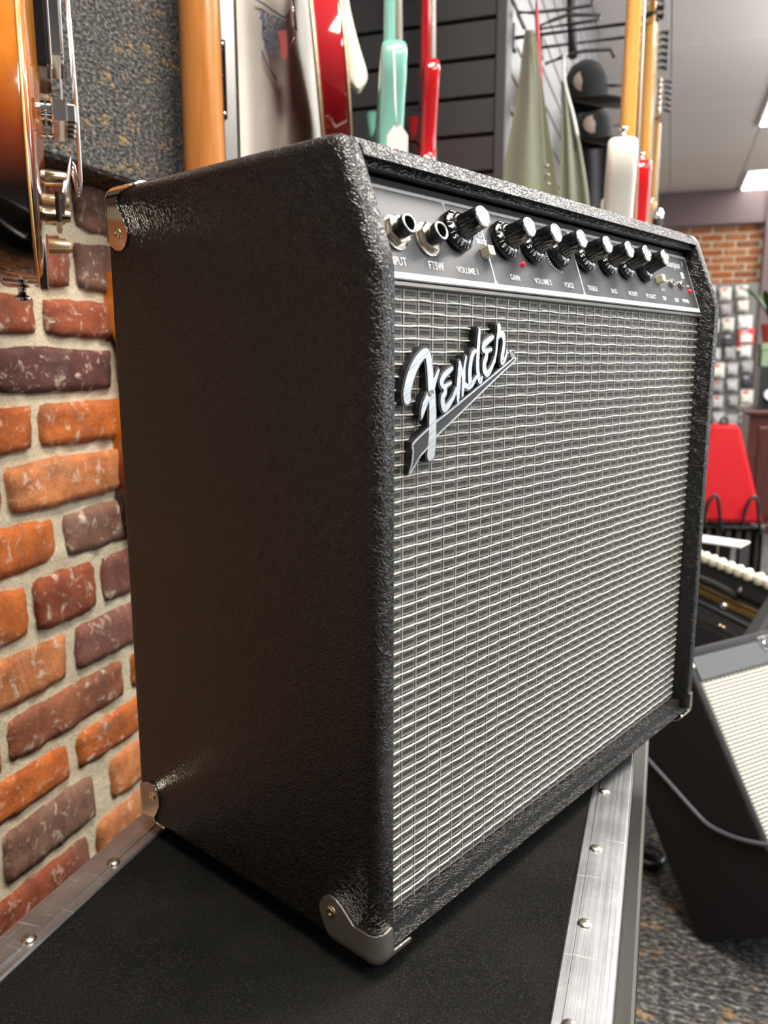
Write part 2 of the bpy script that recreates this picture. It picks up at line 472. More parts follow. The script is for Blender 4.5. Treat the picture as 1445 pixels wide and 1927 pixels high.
# slat panels: every board its own piece
SLAT = simple('charcoal_slat_board', (.030, .030, .033, 1), .45)
SLATG = simple('slat_groove_black', (.004, .004, .004, 1), .6)
PITCHS = (ony(925, 32.4, YS).z - ony(925, 252, YS).z) / 3
bm = B(); box(bm, (-1.3, YS + .02, ZF), (XS, YS + .06, ZC + .02)); sb = struct(obj('wall_back', bm, SLATG))
bm = B(); box(bm, (-1.3, 0, .003), (XS - .012, .02, PITCHS - .004), .0025, 1); sm = bpy.data.meshes.new('slat_board'); bm.to_mesh(sm); bm.free(); sm.materials.append(SLAT)
zl = ony(925, 106, YS).z
i0 = int((zl - .2) / PITCHS)
for i in range(-i0, 20):
    o = bpy.data.objects.new('slat_board', sm); COL.objects.link(o); o.parent = sb; o.location = (0, YS, zl + i * PITCHS)
bm = B(); box(bm, (XS - .012, YS - .004, ZF), (XS + .016, YS + .06, ZC + .02), .003, 1); struct(obj('trim_1', bm, simple('charcoal_corner_post', (.05, .05, .054, 1), .4)))
YE = 4.2
bm = B(); box(bm, (XS - .06, YS + .06, ZF), (XS - .018, YE, ZC + .02)); sr = struct(obj('wall_slatted_side', bm, SLATG))
bm = B(); box(bm, (-.02, YS + .065, .003), (0, YE, PITCHS - .004), .0025, 1); sm2 = bpy.data.meshes.new('slat_board'); bm.to_mesh(sm2); bm.free()
SLATL = simple('grey_slat_board', (.16, .16, .17, 1), .4); sm2.materials.append(SLATL)
for i in range(-i0, 20):
    o = bpy.data.objects.new('slat_board', sm2); COL.objects.link(o); o.parent = sr; o.location = (XS, 0, zl + i * PITCHS)

# far end of the shop
YFW = 8.6
PLUM = simple('plum_brown_paint', '#6f5d5e', .5)
bm = B(); box(bm, (-2.5, YFW, ZF), (4.2, YFW + .1, ZC + .02)); wf = struct(obj('wall_far', bm, MORTAR))
pa_, pb_ = ony(1262, 404, YFW - .1), ony(1440, 420, YFW - .1)
bm = B(); box(bm, (-2.0, YFW - .1, ony(1330, 424, YFW - .1).z), (4.2, YFW, ZC + .02), .01, 1); struct(obj('trim_2', bm, PLUM))
px = ony(1426, 600, YFW - .14).x
bm = B(); box(bm, (px, YFW - .14, ZF), (px + .5, YFW, ZC), .01, 1); struct(obj('trim_3', bm, PLUM))
fb = [brick_mesh(40 + q, .2, .056, .03) for q in range(2)]
zt = ony(1330, 424, YFW).z
xl = ony(1300, 480, YFW).x
for r in range(14):
    for c in range(7):
        x = xl - .35 + c * .216 + (r % 2) * .108
        if x > px + .05: continue
        o = bpy.data.objects.new('brick', fb[(r + c) % 2]); COL.objects.link(o); o.parent = wf
        o.rotation_euler = (0, 0, -math.pi / 2); o.location = (x, YFW - .008, zt - .05 - r * .071)
        cc = BCOL[random.choice('ootmt')]; o.color = cc
# ceiling light panels that the photograph shows (each a real lamp)
LAMP = M('lit_diffuser', (.9, .9, .88, 1), .5); LAMP.set('Emission Color', (1, .985, .94, 1)); LAMP.set('Emission Strength', 6.0); LAMP = LAMP.m
WHITEF = simple('white_enamel', (.75, .75, .74, 1), .4)
for q, (pxa, pya, lab) in enumerate([(1389, 372, 'bright square ceiling light panel nearest the far brick wall'), (1430, 238, 'bright ceiling light panel cut by the right edge of the picture')]):
    p = onz(pxa, pya, ZC - .012)
    t = thing('ceiling_light', lab, 'ceiling light', (p.x, p.y, ZC - .012))
    bm = B(); box(bm, (-.02, -1.22, 0), (.62, .0, .012), .004, 1); obj('light_frame', bm, WHITEF, t)
    bm = B(); box(bm, (0, -1.2, -.006), (.6, -.02, .002), .002, 1); obj('diffuser', bm, LAMP, t)

# right wall, out of the picture: pale, with two added glowing windows for fill
PALEW = simple('pale_wall_paint', (.72, .70, .67, 1), .8)
XRW = 4.2
added_wins = [(.6, 2.6), (3.2, 5.2)]
bm = B()
edges = [-2.2] + [y for w_ in added_wins for y in w_] + [9.2]
for q in range(0, len(edges), 2): box(bm, (XRW, edges[q], ZF), (XRW + .12, edges[q + 1], ZC + .02))
for a_, b_ in added_wins:
    box(bm, (XRW, a_, ZF), (XRW + .12, b_, ZF + .75)); box(bm, (XRW, a_, 1.55), (XRW + .12, b_, ZC + .02))
struct(obj('wall_right', bm, PALEW))
FILLGLOW = M('added_window_glow', (.8, .85, .9, 1), .3); FILLGLOW.set('Emission Color', (.86, .93, 1, 1)); FILLGLOW.set('Emission Strength', 7.0); FILLGLOW = FILLGLOW.m  # glow added to brighten the amplifier front, badge and ceiling
for q, (a_, b_) in enumerate(added_wins):
    bm = B()
    for y_ in (a_, (a_ + b_) / 2 - .03, b_ - .06): box(bm, (XRW - .01, y_, ZF + .75), (XRW + .10, y_ + .06, 1.55), .004, 1)
    box(bm, (XRW - .01, a_, ZF + .75), (XRW + .10, b_, ZF + .81), .004, 1); box(bm, (XRW - .01, a_, 1.49), (XRW + .10, b_, 1.55), .004, 1)
    wn = struct(obj('added_window_%d' % (q + 1), bm, PLUM))
    for y_ in (a_ + .06, (a_ + b_) / 2 + .03):
        bm = B(); box(bm, (XRW + .04, y_, ZF + .81), (XRW + .05, y_ + (b_ - a_) / 2 - .09, 1.49)); obj('glow_pane', bm, FILLGLOW, wn)

# wall behind the photographer
bm = B(); box(bm, (-.75, -2.4, ZF), (XRW + .12, -2.2, ZC + .02)); struct(obj('wall_front', bm, simple('dark_taupe_paint', (.06, .052, .046, 1), .7)))

# ================================================================== the flight case under the amplifier
ZT = -.006
XL, XR = -.2290, .1255
YA, YB = -.62, .62
case = thing('flight_case', 'black felt-topped flight case with riveted aluminium edges under the guitar amplifier', 'case', (0, 0, ZF))
def cobj(name, bm, mat, **k):
    o = obj(name, bm, mat, case, **k); o.location = (0, 0, -ZF); return o
LAMB = simple('black_laminate', (.02, .02, .021, 1), .35)
bm = B(); box(bm, (XL + .004, YA, ZF + .10), (XR + .0065, YB, -.075), .003, 1); cobj('body', bm, LAMB)
bm = B(); box(bm, (XL + .003, YA + .002, -.074), (XR - .003, YB - .002, ZT - .0045), .002, 1); cobj('lid', bm, LAMB)
# felt top with tiny relief
bm = B(); nx, ny = 60, 140
gg = []
for j in range(ny + 1):
    row = []
    for i in range(nx + 1):
        x = XL + .026 + (XR - XL - .055) * i / nx; y = YA + .03 + (YB - YA - .06) * j / ny
        row.append(bm.verts.new((x, y, ZT - .0030 + noise.noise(V((x * 16, y * 16, 1))) * .0008)))
    gg.append(row)
for j in range(ny):
    for i in range(nx): bm.faces.new((gg[j][i], gg[j][i + 1], gg[j + 1][i + 1], gg[j + 1][i]))
cobj('felt_top', bm, FELT, smooth=True)
def edge_profile(side):
    # extruded aluminium angle: flat flange, step and thin inner lip, then the side flange
    if side > 0:
        P = [(XR, ZT), (XR - .0245, ZT), (XR - .0250, ZT - .0008), (XR - .0300, ZT - .0008), (XR - .0310, ZT - .002), (XR - .0310, ZT - .003), (XR - .003, ZT - .003), (XR - .003, -.045), (XR, -.045)]
    else:
        P = [(XL, ZT), (XL + .0195, ZT), (XL + .0200, ZT - .0008), (XL + .0260, ZT - .0008), (XL + .0270, ZT - .002), (XL + .0270, ZT - .003), (XL + .003, ZT - .003), (XL + .003, -.045), (XL, -.045)]
    return P
for s in (1, -1):
    bm = B(); prism(bm, edge_profile(s), lambda x, y, h: V((x, h, y)), YA, YB)
    es = [e for e in bm.edges if abs(e.verts[0].co.y - e.verts[1].co.y) > .1 and all(abs(v.co.z - ZT) < 1e-5 and abs(v.co.x - (XR if s > 0 else XL)) < 1e-5 for v in e.verts)]
    bmesh.ops.bevel(bm, geom=es, offset=.0016, segments=3, affect='EDGES')
    cobj('edge_rail', bm, ALU, ang=35)
for yy in (YA, YB - .03):
    bm = B(); box(bm, (XL + .001, yy, ZT - .0028), (XR - .001, yy + .03, ZT - .0005), .001, 1); cobj('edge_rail', bm, ALU)
# tongue-and-groove closing rail round the body, and lower edge angle
RAILSHADE = simple('shaded_aluminium', (.07, .068, .06, 1), .4, 1)  # aluminium given a darker colour for the shade the rails stand in
bm = B(); box(bm, (XR - .003, YA, -.086), (XR + .0125, YB, -.050), .003, 2); cobj('closing_rail', bm, RAILSHADE)
bm = B(); box(bm, (XL - .004, YA, -.086), (XL + .003, YB, -.050), .003, 2); cobj('closing_rail', bm, RAILSHADE)
bm = B(); box(bm, (XR - .001, YA, ZF + .10), (XR + .009, YB, ZF + .135), .002, 2); cobj('bottom_rail', bm, RAILSHADE)
bm = B(); lathe(bm, [(0, .0019), (.0022, .0017), (.0038, .0010), (.0047, 0), (.0047, -.001)], 16)
rv = bpy.data.meshes.new('rivet'); bm.to_mesh(rv); bm.free()
RIV = M('tarnished_rivet', (.5, .46, .4, 1), .35, 1); rr_ = RIV.noise(RIV.coord(), 420, 3, .7); RIV.base(RIV.ramp(rr_.outputs['Fac'], [(.35, (.18, .13, .09, 1)), (.6, (.6, .57, .52, 1))])); rv.materials.append(RIV.m)
rv.polygons.foreach_set('use_smooth', [True] * len(rv.polygons))
pr = [onz(x, y, ZT) for x, y in ((1138, 1489), (1121, 1598), (1101, 1738), (1070, 1927))]
pl = [onz(x, y, ZT) for x, y in ((213, 1622), (54, 1766))]
ys = [p.y for p in pr]; st = (ys[0] - ys[2]) / 2
for xx, y0_ in ((sum(p.x for p in pr) / 4, ys[2]), (sum(p.x for p in pl) / 2, pl[1].y)):
    stp = st if xx > 0 else (pl[0].y - pl[1].y)
    for q in range(-12, 12):
        y = y0_ + q * stp
        if YA + .02 < y < YB - .02:
            o = bpy.data.objects.new('rivet', rv); COL.objects.link(o); o.parent = case; o.location = (xx, y, ZT - ZF)
for sx in (XL + .06, XR - .05):
    for sy in (YA + .09, YB - .09):
        bm = B(); m = Matrix.Translation((sx - .015, sy, ZF + .0375)) @ Matrix.Rotation(math.pi / 2, 4, 'Y')
        lathe(bm, [(0, 0), (.030, 0), (.0365, .004), (.0365, .026), (.030, .03), (0, .03)], 24, m)
        w = cobj('caster', bm, RUBBER, ang=40)
        bm = B(); box(bm, (sx - .022, sy - .018, ZF + .04), (sx - .018, sy + .018, ZF + .10)); box(bm, (sx + .018, sy - .018, ZF + .04), (sx + .022, sy + .018, ZF + .10)); box(bm, (sx - .03, sy - .03, ZF + .094), (sx + .03, sy + .03, ZF + .101))
        f_ = obj('caster_fork', bm, STEEL, w)

# ================================================================== the guitar amplifier
W_, H_, D_, HB, SB, TH = .457, .445, .2394, .3824, .0249, .0145
amp = thing('guitar_amplifier', 'black vinyl guitar amplifier with silver woven grille and slanted control panel on the flight case', 'amplifier', (0, 0, 0), AMP_ANG)
def A(name, bm, mat, parent=amp, **k): return obj(name, bm, mat, parent, **k)
PROF = [(0, 0), (0, HB), (SB, H_), (D_, H_), (D_, 0)]
for s in (0, 1):
    bm = B()
    u0, u1 = (0, TH) if s == 0 else (W_, W_ - TH)
    prism(bm, PROF, lambda v, w, h: V((h, v, w)), u0, u1)
    outer = [e for e in bm.edges if not all(abs(v.co.x - u1) < 1e-6 for v in e.verts)]
    inner = [e for e in bm.edges if all(abs(v.co.x - u1) < 1e-6 for v in e.verts)]
    bmesh.ops.bevel(bm, geom=outer, offset=.0075, segments=5, affect='EDGES', profile=.5, clamp_overlap=True)
    inn = [e for e in bm.edges if all(abs(v.co.x - u1) < 1e-6 for v in e.verts) and e.is_manifold and e.calc_face_angle(0) > .6]
    bmesh.ops.bevel(bm, geom=inn, offset=.0022, segments=2, affect='EDGES', profile=.5, clamp_overlap=True)
    bmesh.ops.recalc_face_normals(bm, faces=bm.faces[:])
    A('side_panel', bm, TOLEX, ang=40)
bm = B(); vt = SB * (.4305 - HB) / (H_ - HB)
prism(bm, [(vt, .4305), (SB + .0003, H_), (D_ - .0005, H_), (D_ - .0005, .4305)], lambda v, w, h: V((h, v, w)), TH - .0004, W_ - TH + .0004)
es = [e for e in bm.edges if abs(e.verts[0].co.x - e.verts[1].co.x) > .1 and e.verts[0].co.y < .05]
bmesh.ops.bevel(bm, geom=es, offset=.0048, segments=4, affect='EDGES'); A('top_panel', bm, TOLEX, ang=40)
bm = B(); prism(bm, [(.0004, 0.0004), (.0004, .0145), (D_ - .0005, .0145), (D_ - .0005, .0004)], lambda v, w, h: V((h, v, w)), TH - .0004, W_ - TH + .0004)
es = [e for e in bm.edges if abs(e.verts[0].co.x - e.verts[1].co.x) > .1 and e.verts[0].co.y < .05]
bmesh.ops.bevel(bm, geom=es, offset=.0069, segments=6, affect='EDGES'); A('bottom_panel', bm, TOLEX, ang=40)
bm = B(); box(bm, (TH, D_ - .02, .0145), (W_ - TH, D_ - .010, .4305)); A('back_panel', bm, TOLEX)
for fu in (.05, W_ - .06):
    for fv in (.05, D_ - .04):
        bm = B(); lathe(bm, [(0, -.0058), (.010, -.0058), (.012, -.004), (.013, .0004), (0, .0004)], 16, Matrix.Translation((fu, fv, 0))); A('rubber_foot', bm, RUBBER)
# carrying handle on top (hidden from here by the top edge)
bm = B(); tube(bm, spline([(W_ / 2 - .085, .13, H_ + .003), (W_ / 2 - .07, .13, H_ + .014), (W_ / 2, .13, H_ + .0165), (W_ / 2 + .07, .13, H_ + .014), (W_ / 2 + .085, .13, H_ + .003)], 6), .006, 8); A('handle', bm, RUBBER, smooth=True)

# --- woven grille
VG = .0158
GU0, GU1, GW0, GW1 = TH + .0004, W_ - TH - .0004, .0148, .3745
bm = B(); box(bm, (GU0, VG, GW0), (GU1, VG + .012, GW1)); gc = A('grille_cloth', bm, simple('dark_grille_backing', (.010, .009, .008, 1), .8))
STR = M('silver_grille_strand', (.66, .64, .56, 1), .38, spec=.6)
sn = STR.noise(STR.coord(), 900, 2, .6); STR.base(STR.ramp(sn.outputs['Fac'], [(.3, (.33, .325, .29, 1)), (.65, (.64, .63, .59, 1))])); STR = STR.m
THR = simple('tan_grille_thread', (.30, .288, .248, 1), .5)
THRD = simple('charcoal_grille_thread', (.075, .073, .070, 1), .6)
PU, PW = .01235, .00664
w00 = .27375 - PW * 60
bm = B(); w = w00
r = random.Random(3)
while w < GW1 - .0005:
    if w > GW0 + .0012:
        n_ = 108; pts = []; ph = r.uniform(0, 6.3)
        u = GU0; k = 0
        while u <= GU1 + 1e-6:
            fr = ((u - .0372) / PU) % 1.0
            bulge = .00042 * (math.sin(math.pi * fr) ** .6 if 0 < fr < 1 else 0)
            pts.append((u, VG - .0009 - bulge, w + .00022 * math.sin(u * 190 + ph) + r.uniform(-.00008, .00008)))
            u += PU / 4
        rr = [.00042 + .00026 * math.sin(math.pi * (((p[0] - .0372) / PU) % 1.0)) for p in pts]
        rr = [x * r.uniform(.93, 1.07) for x in rr]
        tube(bm, pts, rr, 6)
    w += PW
o = A('horizontal_strands', bm, STR, gc, smooth=True); o['kind'] = 'stuff'
def ribbon(bm, p, q, wd, axis, v):
    if axis == 'u':   # vertical thread at u, from w=p to w=q
        pass
bm = B(); bd = B(); bl = B()
def strip(bm, u0, u1, w0, w1, v):
    vs = [bm.verts.new(c) for c in ((u0, v, w0), (u1, v, w0), (u1, v, w1), (u0, v, w1), (u0, v + .0003, w0), (u1, v + .0003, w0), (u1, v + .0003, w1), (u0, v + .0003, w1))]
    for q in ((0, 1, 2, 3), (0, 4, 5, 1), (1, 5, 6, 2), (2, 6, 7, 3), (3, 7, 4, 0)): bm.faces.new([vs[i] for i in q])
u = .0372 - PU * 3
while u < GU1:
    if u > GU0 + .0003:
        strip(bm, u - .00042, u + .00042, GW0, GW1, VG - .0013)          # thin tan upright between the cells
        strip(bm, u - .00135, u - .00085, GW0, GW1, VG - .0007)
    for q in range(1, 8):
        uu = u + PU * (q / 8.0)
        if GU0 + .0005 < uu < GU1 - .0005:
            strip(bm if q in (7,) else bd, uu - .00022, uu + .00022, GW0, GW1, VG - .0005)
    u += PU
w = w00
while w < GW1:
    for d, wd, tgt in ((.00120, .00022, 't'), (.0019, .00016, 't'), (-.0012, .00022, 't'), (-.0019, .00016, 't'), (.0028, .0002, 'd'), (.0035, .0002, 'd')):
        if GW0 < w + d - wd and w + d + wd < GW1: strip(bm if tgt == 't' else bd, GU0, GU1, w + d - wd, w + d + wd, VG - .00062)
    w += PW
o = A('tan_threads', bm, THR, gc); o['kind'] = 'stuff'
o = A('charcoal_threads', bd, THRD, gc); o['kind'] = 'stuff'
bl.free()

# --- control panel
LP = math.hypot(.017, .047)
PU_ = V((0, .017 / LP, .047 / LP)); PN = V((0, -.047 / LP, .017 / LP))
def cpt(u, t, h=0.0): return V((u, .013, .377)) + PU_ * t + PN * h
CPM = Matrix(((1, PU_.x, PN.x, 0), (0, PU_.y, PN.y, .013), (0, PU_.z, PN.z, .377), (0, 0, 0, 1)))   # panel frame: x = u, y = t, z = out of the panel
bm = B()
prism(bm, [(TH + .0006, -.0008), (W_ - TH - .0006, -.0008), (W_ - TH - .0006, .0555), (TH + .0006, .0555)], lambda x, y, h: cpt(x, y, h), -.0012, 0, .0003, 1)
cp = A('control_panel', bm, PANEL)
bm = B(); prism(bm, [(TH + .0006, -.0038), (W_ - TH - .0006, -.0038), (W_ - TH - .0006, -.0009), (TH + .0006, -.0009)], lambda x, y, h: cpt(x, y, h), -.006, -.0006, .0005, 1); A('panel_lip', bm, simple('grey_chassis_lip', (.09, .09, .085, 1), .4))
def prt(name, bm, mat, parent=cp, **k): return obj(name, bm, mat, parent, **k)
def flat(bm, poly, h0=.00002, h1=.00016): return prism(bm, poly, lambda x, y, h: cpt(x, y, h), h0, h1)
def rect(u0, u1, t0, t1): return [(u0, t0), (u1, t0), (u1, t1), (u0, t1)]
bm = B(); flat(bm, rect(TH + .001, W_ - TH - .001, .0002, .0034)); prt('printed_border', bm, WHITEP)
LG = simple('light_grey_print', (.42, .41, .40, 1), .5)
bm = B(); flat(bm, rect(TH + .001, W_ - TH - .001, .0492, .0512)); prt('printed_border', bm, LG)
bm = B(); flat(bm, rect(W_ - TH - .0022, W_ - TH - .001, .0034, .0492)); prt('printed_border', bm, LG)
for uu, tb in ((.0889, .028), (.1219, .0034), (.2317, .0034)):
    bm = B(); prism(bm, [(uu - .0005, tb), (uu + .0005, tb), (uu + .0005, .047), (uu + .0012, .0485), (uu + .0026, .0492), (uu - .0026, .0492), (uu - .0012, .0485), (uu - .0005, .047)], lambda x, y, h: cpt(x, y, h), .00002, .00016)
    if tb < .01: flat(bm, [(uu - .0026, .0034), (uu + .0026, .0034), (uu + .001, .0046), (uu + .0005, .0065), (uu - .0005, .0065), (uu - .001, .0046)])
    prt('printed_divider', bm, LG if tb > .01 else WHITEP)
for uu in (.0885 + .0335, .157, .190, .2317, .262, .291, .323):
    pass
def lettering(s, u, t, size, shear=0, bold=0, sx=1.0, h=.00025, mat=None, name='lettering'):
    me = text_mesh(s, size, 0, shear, 'CENTER', bold, sx)
    me.transform(CPM @ Matrix.Translation((u, t, h)))
    me.materials.clear(); me.materials.append(mat or WHITEP)
    return obj(name, me, None, cp)
for s, u, t, z in (('INPUT', .0335, .0092, .0066), ('FTSW', .0662, .0094, .0066), ('VOLUME 1', .0957, .0092, .0052), ('GAIN', .145, .0090, .0052), ('VOLUME 2', .1783, .0088, .0052), ('VOICE', .2117, .0088, .0052),
                   ('TREBLE', .2456, .0088, .0050), ('BASS', .2791, .009, .0050), ('MODIFY', .3113, .0091, .0050), ('FX SELECT', .3441, .009, .0046), ('TAP', .3698, .0088, .0046), ('AUX', .395, .0088, .0046), ('PHONES', .4147, .009, .0042)):
    lettering(s, u, t, z, bold=.00008, sx=.86 if z < .006 else .8)
lettering('CH', .1193, .0335, .0046, bold=.00006, sx=.85); lettering('SELECT', .1183, .0292, .0042, bold=.00006, sx=.8)
lettering('Champion', .408, .0415, .0085, shear=.45, bold=.0001, sx=.85); lettering('II', .430, .0435, .007, shear=.2, sx=.8); lettering('50', .4235, .0325, .0078, bold=.0003, sx=.8); lettering('POWER', .4295, .0235, .0026, sx=.8)
lettering('A  B  C', .372, .0165, .0030, sx=.8)
# input and footswitch jacks
for q, (uu, tt) in enumerate(((.0375, .0252), (.0640, .0245))):
    c = Matrix.Translation((uu, tt, 0))
    bm = B(); lathe(bm, [(0, .0002), (.0098, .0002), (.0098, .0012), (.0085, .0016), (0, .0016)], 24, CPM @ c); jk = prt('jack_socket', bm, NICKEL, ang=40); jk['label'] = 'nickel-washered jack socket on the control panel'
    bm = B(); lathe(bm, [(0, .0014), (.0080, .0014), (.0085, .0020), (.0085, .0038), (.0078, .0046), (.0050, .0048), (0, .0048)], 6, CPM @ c @ Matrix.Rotation(.3 + q * .35, 4, 'Z')); obj('hex_nut', bm, NICKEL, jk, ang=25)
    bm = B(); lathe(bm, [(.0030, .001), (.0054, .001), (.0054, .0066), (.0050, .0070), (.0050, .0076), (.0054, .0080), (.0054, .0108), (.0049, .0114), (.0040, .0112), (.0038, .0104), (.0036, .002), (.0030, .001)], 28, CPM @ c); obj('barrel', bm, BLACKM, jk, ang=35)
    bm = B(); lathe(bm, [(.0039, .0111), (.0043, .0116), (.0048, .0116), (.0052, .0111)], 28, CPM @ c); obj('bright_rim', bm, STEEL, jk, smooth=True)
# knobs: skirt with figures, fluted grip, spun cap
GRIP = M('ribbed_black_knob', (.007, .007, .008, 1), .2, coat=.3).m
def knob(u, t, arrow, rot, r=1.0):
    m0 = CPM @ Matrix.Translation((u, t, 0))
    bm = B(); lathe(bm, [(0, .0008), (.0122, .0008), (.0124, .0012), (.0123, .0032), (.0116, .0042), (.0088, .0064), (.0075, .0068), (0, .0068)], 40, m0); kb = prt('control_knob', bm, BLACKP, ang=40)
    bm = B(); lathe(bm, [(0, .006), (.0073, .006), (.0070, .0085), (.0066, .012), (.0063, .0188), (.0060, .0196), (0, .0196)], 48, m0, 1, .00022, (1, 4)); obj('grip', bm, GRIP, kb, ang=50)
    bm = B(); lathe(bm, [(.0054, .0192), (.0061, .0194), (.0062, .0200), (.0059, .0206), (.0054, .0206)], 32, m0); obj('cap_rim', bm, CHROME, kb, smooth=True)
    bm = B(); lathe(bm, [(.0056, .0200), (.0054, .0204), (.0, .0198)], 12, m0); obj('cap', bm, CAPMAT, kb)
    # figures round the skirt (one flat-print mesh per knob)
    fb_ = B()
    figs = ['1', '2', '3', '4', '5', '6', '7', '8', '9', '10']
    for q, s in enumerate(figs):
        ang = rot + q * math.radians(33)
        if arrow:
            if q: continue
            tri = [(-.0013, -.0012), (.0013, -.0012), (0, .0018)]
            me = None
        slope = math.atan2(.0022, .0028)
        mm = m0 @ Matrix.Rotation(ang, 4, 'Z') @ Matrix.Translation((.01025, 0, .00535)) @ Matrix.Rotation(math.atan2(.0022, .0028), 4, 'Y') @ Matrix.Rotation(-math.pi / 2, 4, 'Z')
        if arrow:
            vs = [fb_.verts.new(mm @ V((x, y, .0001))) for x, y in tri]; fb_.faces.new(vs)
        else:
            me = text_mesh(s, .0041, 0, 0, 'CENTER', .00006); me.transform(mm @ Matrix.Translation((0, 0, .0001))); fb_.from_mesh(me); bpy.data.meshes.remove(me)
            mk = m0 @ Matrix.Rotation(ang - math.radians(15), 4, 'Z')
            vs = [fb_.verts.new(mk @ V(p)) for p in ((.0092, -.00012, .0062), (.0116, -.00012, .00435), (.0116, .00012, .00435), (.0092, .00012, .0062))]; fb_.faces.new(vs)
    obj('figures', fb_, WHITEP, kb)
    return kb
KU = [.0933, .1421, .1736, .2067, .2434, .2776, .3070, .3404]
for q, u in enumerate(KU):
    knob(u, .0322, q in (3, 7), math.radians(-100 + (8 if q == 7 else 0)) if q in (3, 7) else math.radians([82, 82, 66, 0, 60, 60, 40, 0][q]))
# little scale arc and symbols by the voice knob
bm = B()
for q in range(12):
    a = math.radians(190 + q * 8)
    p = (KU[3] + .0145 * math.cos(a), .0322 + .0145 * math.sin(a))
    d_ = (math.cos(a) * .0009, math.sin(a) * .0009); n_ = (-math.sin(a) * .0002, math.cos(a) * .0002)
    flat(bm, [(p[0] - d_[0] - n_[0], p[1] - d_[1] - n_[1]), (p[0] + d_[0] - n_[0], p[1] + d_[1] - n_[1]), (p[0] + d_[0] + n_[0], p[1] + d_[1] + n_[1]), (p[0] - d_[0] + n_[0], p[1] - d_[1] + n_[1])])
prt('scale_marks', bm, WHITEP)
for uu, tt in ((.1171, .0215), (.3655, .0238)):
    bm = B(); box(bm, (-.0030, -.0030, 0), (.0030, .0030, .0062), .0004, 2); bm.transform(CPM @ Matrix.Translation((uu, tt, 0))); prt('push_button', bm, CREAM)
for uu, tt in ((.1575, .0185), (.4285, .0185)):
    bm = B(); lathe(bm, [(.0016, 0), (.0016, .0012), (.0011, .0022), (0, .0026)], 14, CPM @ Matrix.Translation((uu, tt, 0))); prt('indicator_lamp', bm, REDLED, smooth=True)
for uu, tt in ((.3925, .0235), (.4125, .0235)):
    bm = B(); lathe(bm, [(.0018, .0002), (.0036, .0002), (.0036, .0022), (.0030, .0028), (.0018, .0028), (.0018, .0002)], 20, CPM @ Matrix.Translation((uu, tt, 0))); prt('mini_jack', bm, NICKEL, ang=40)

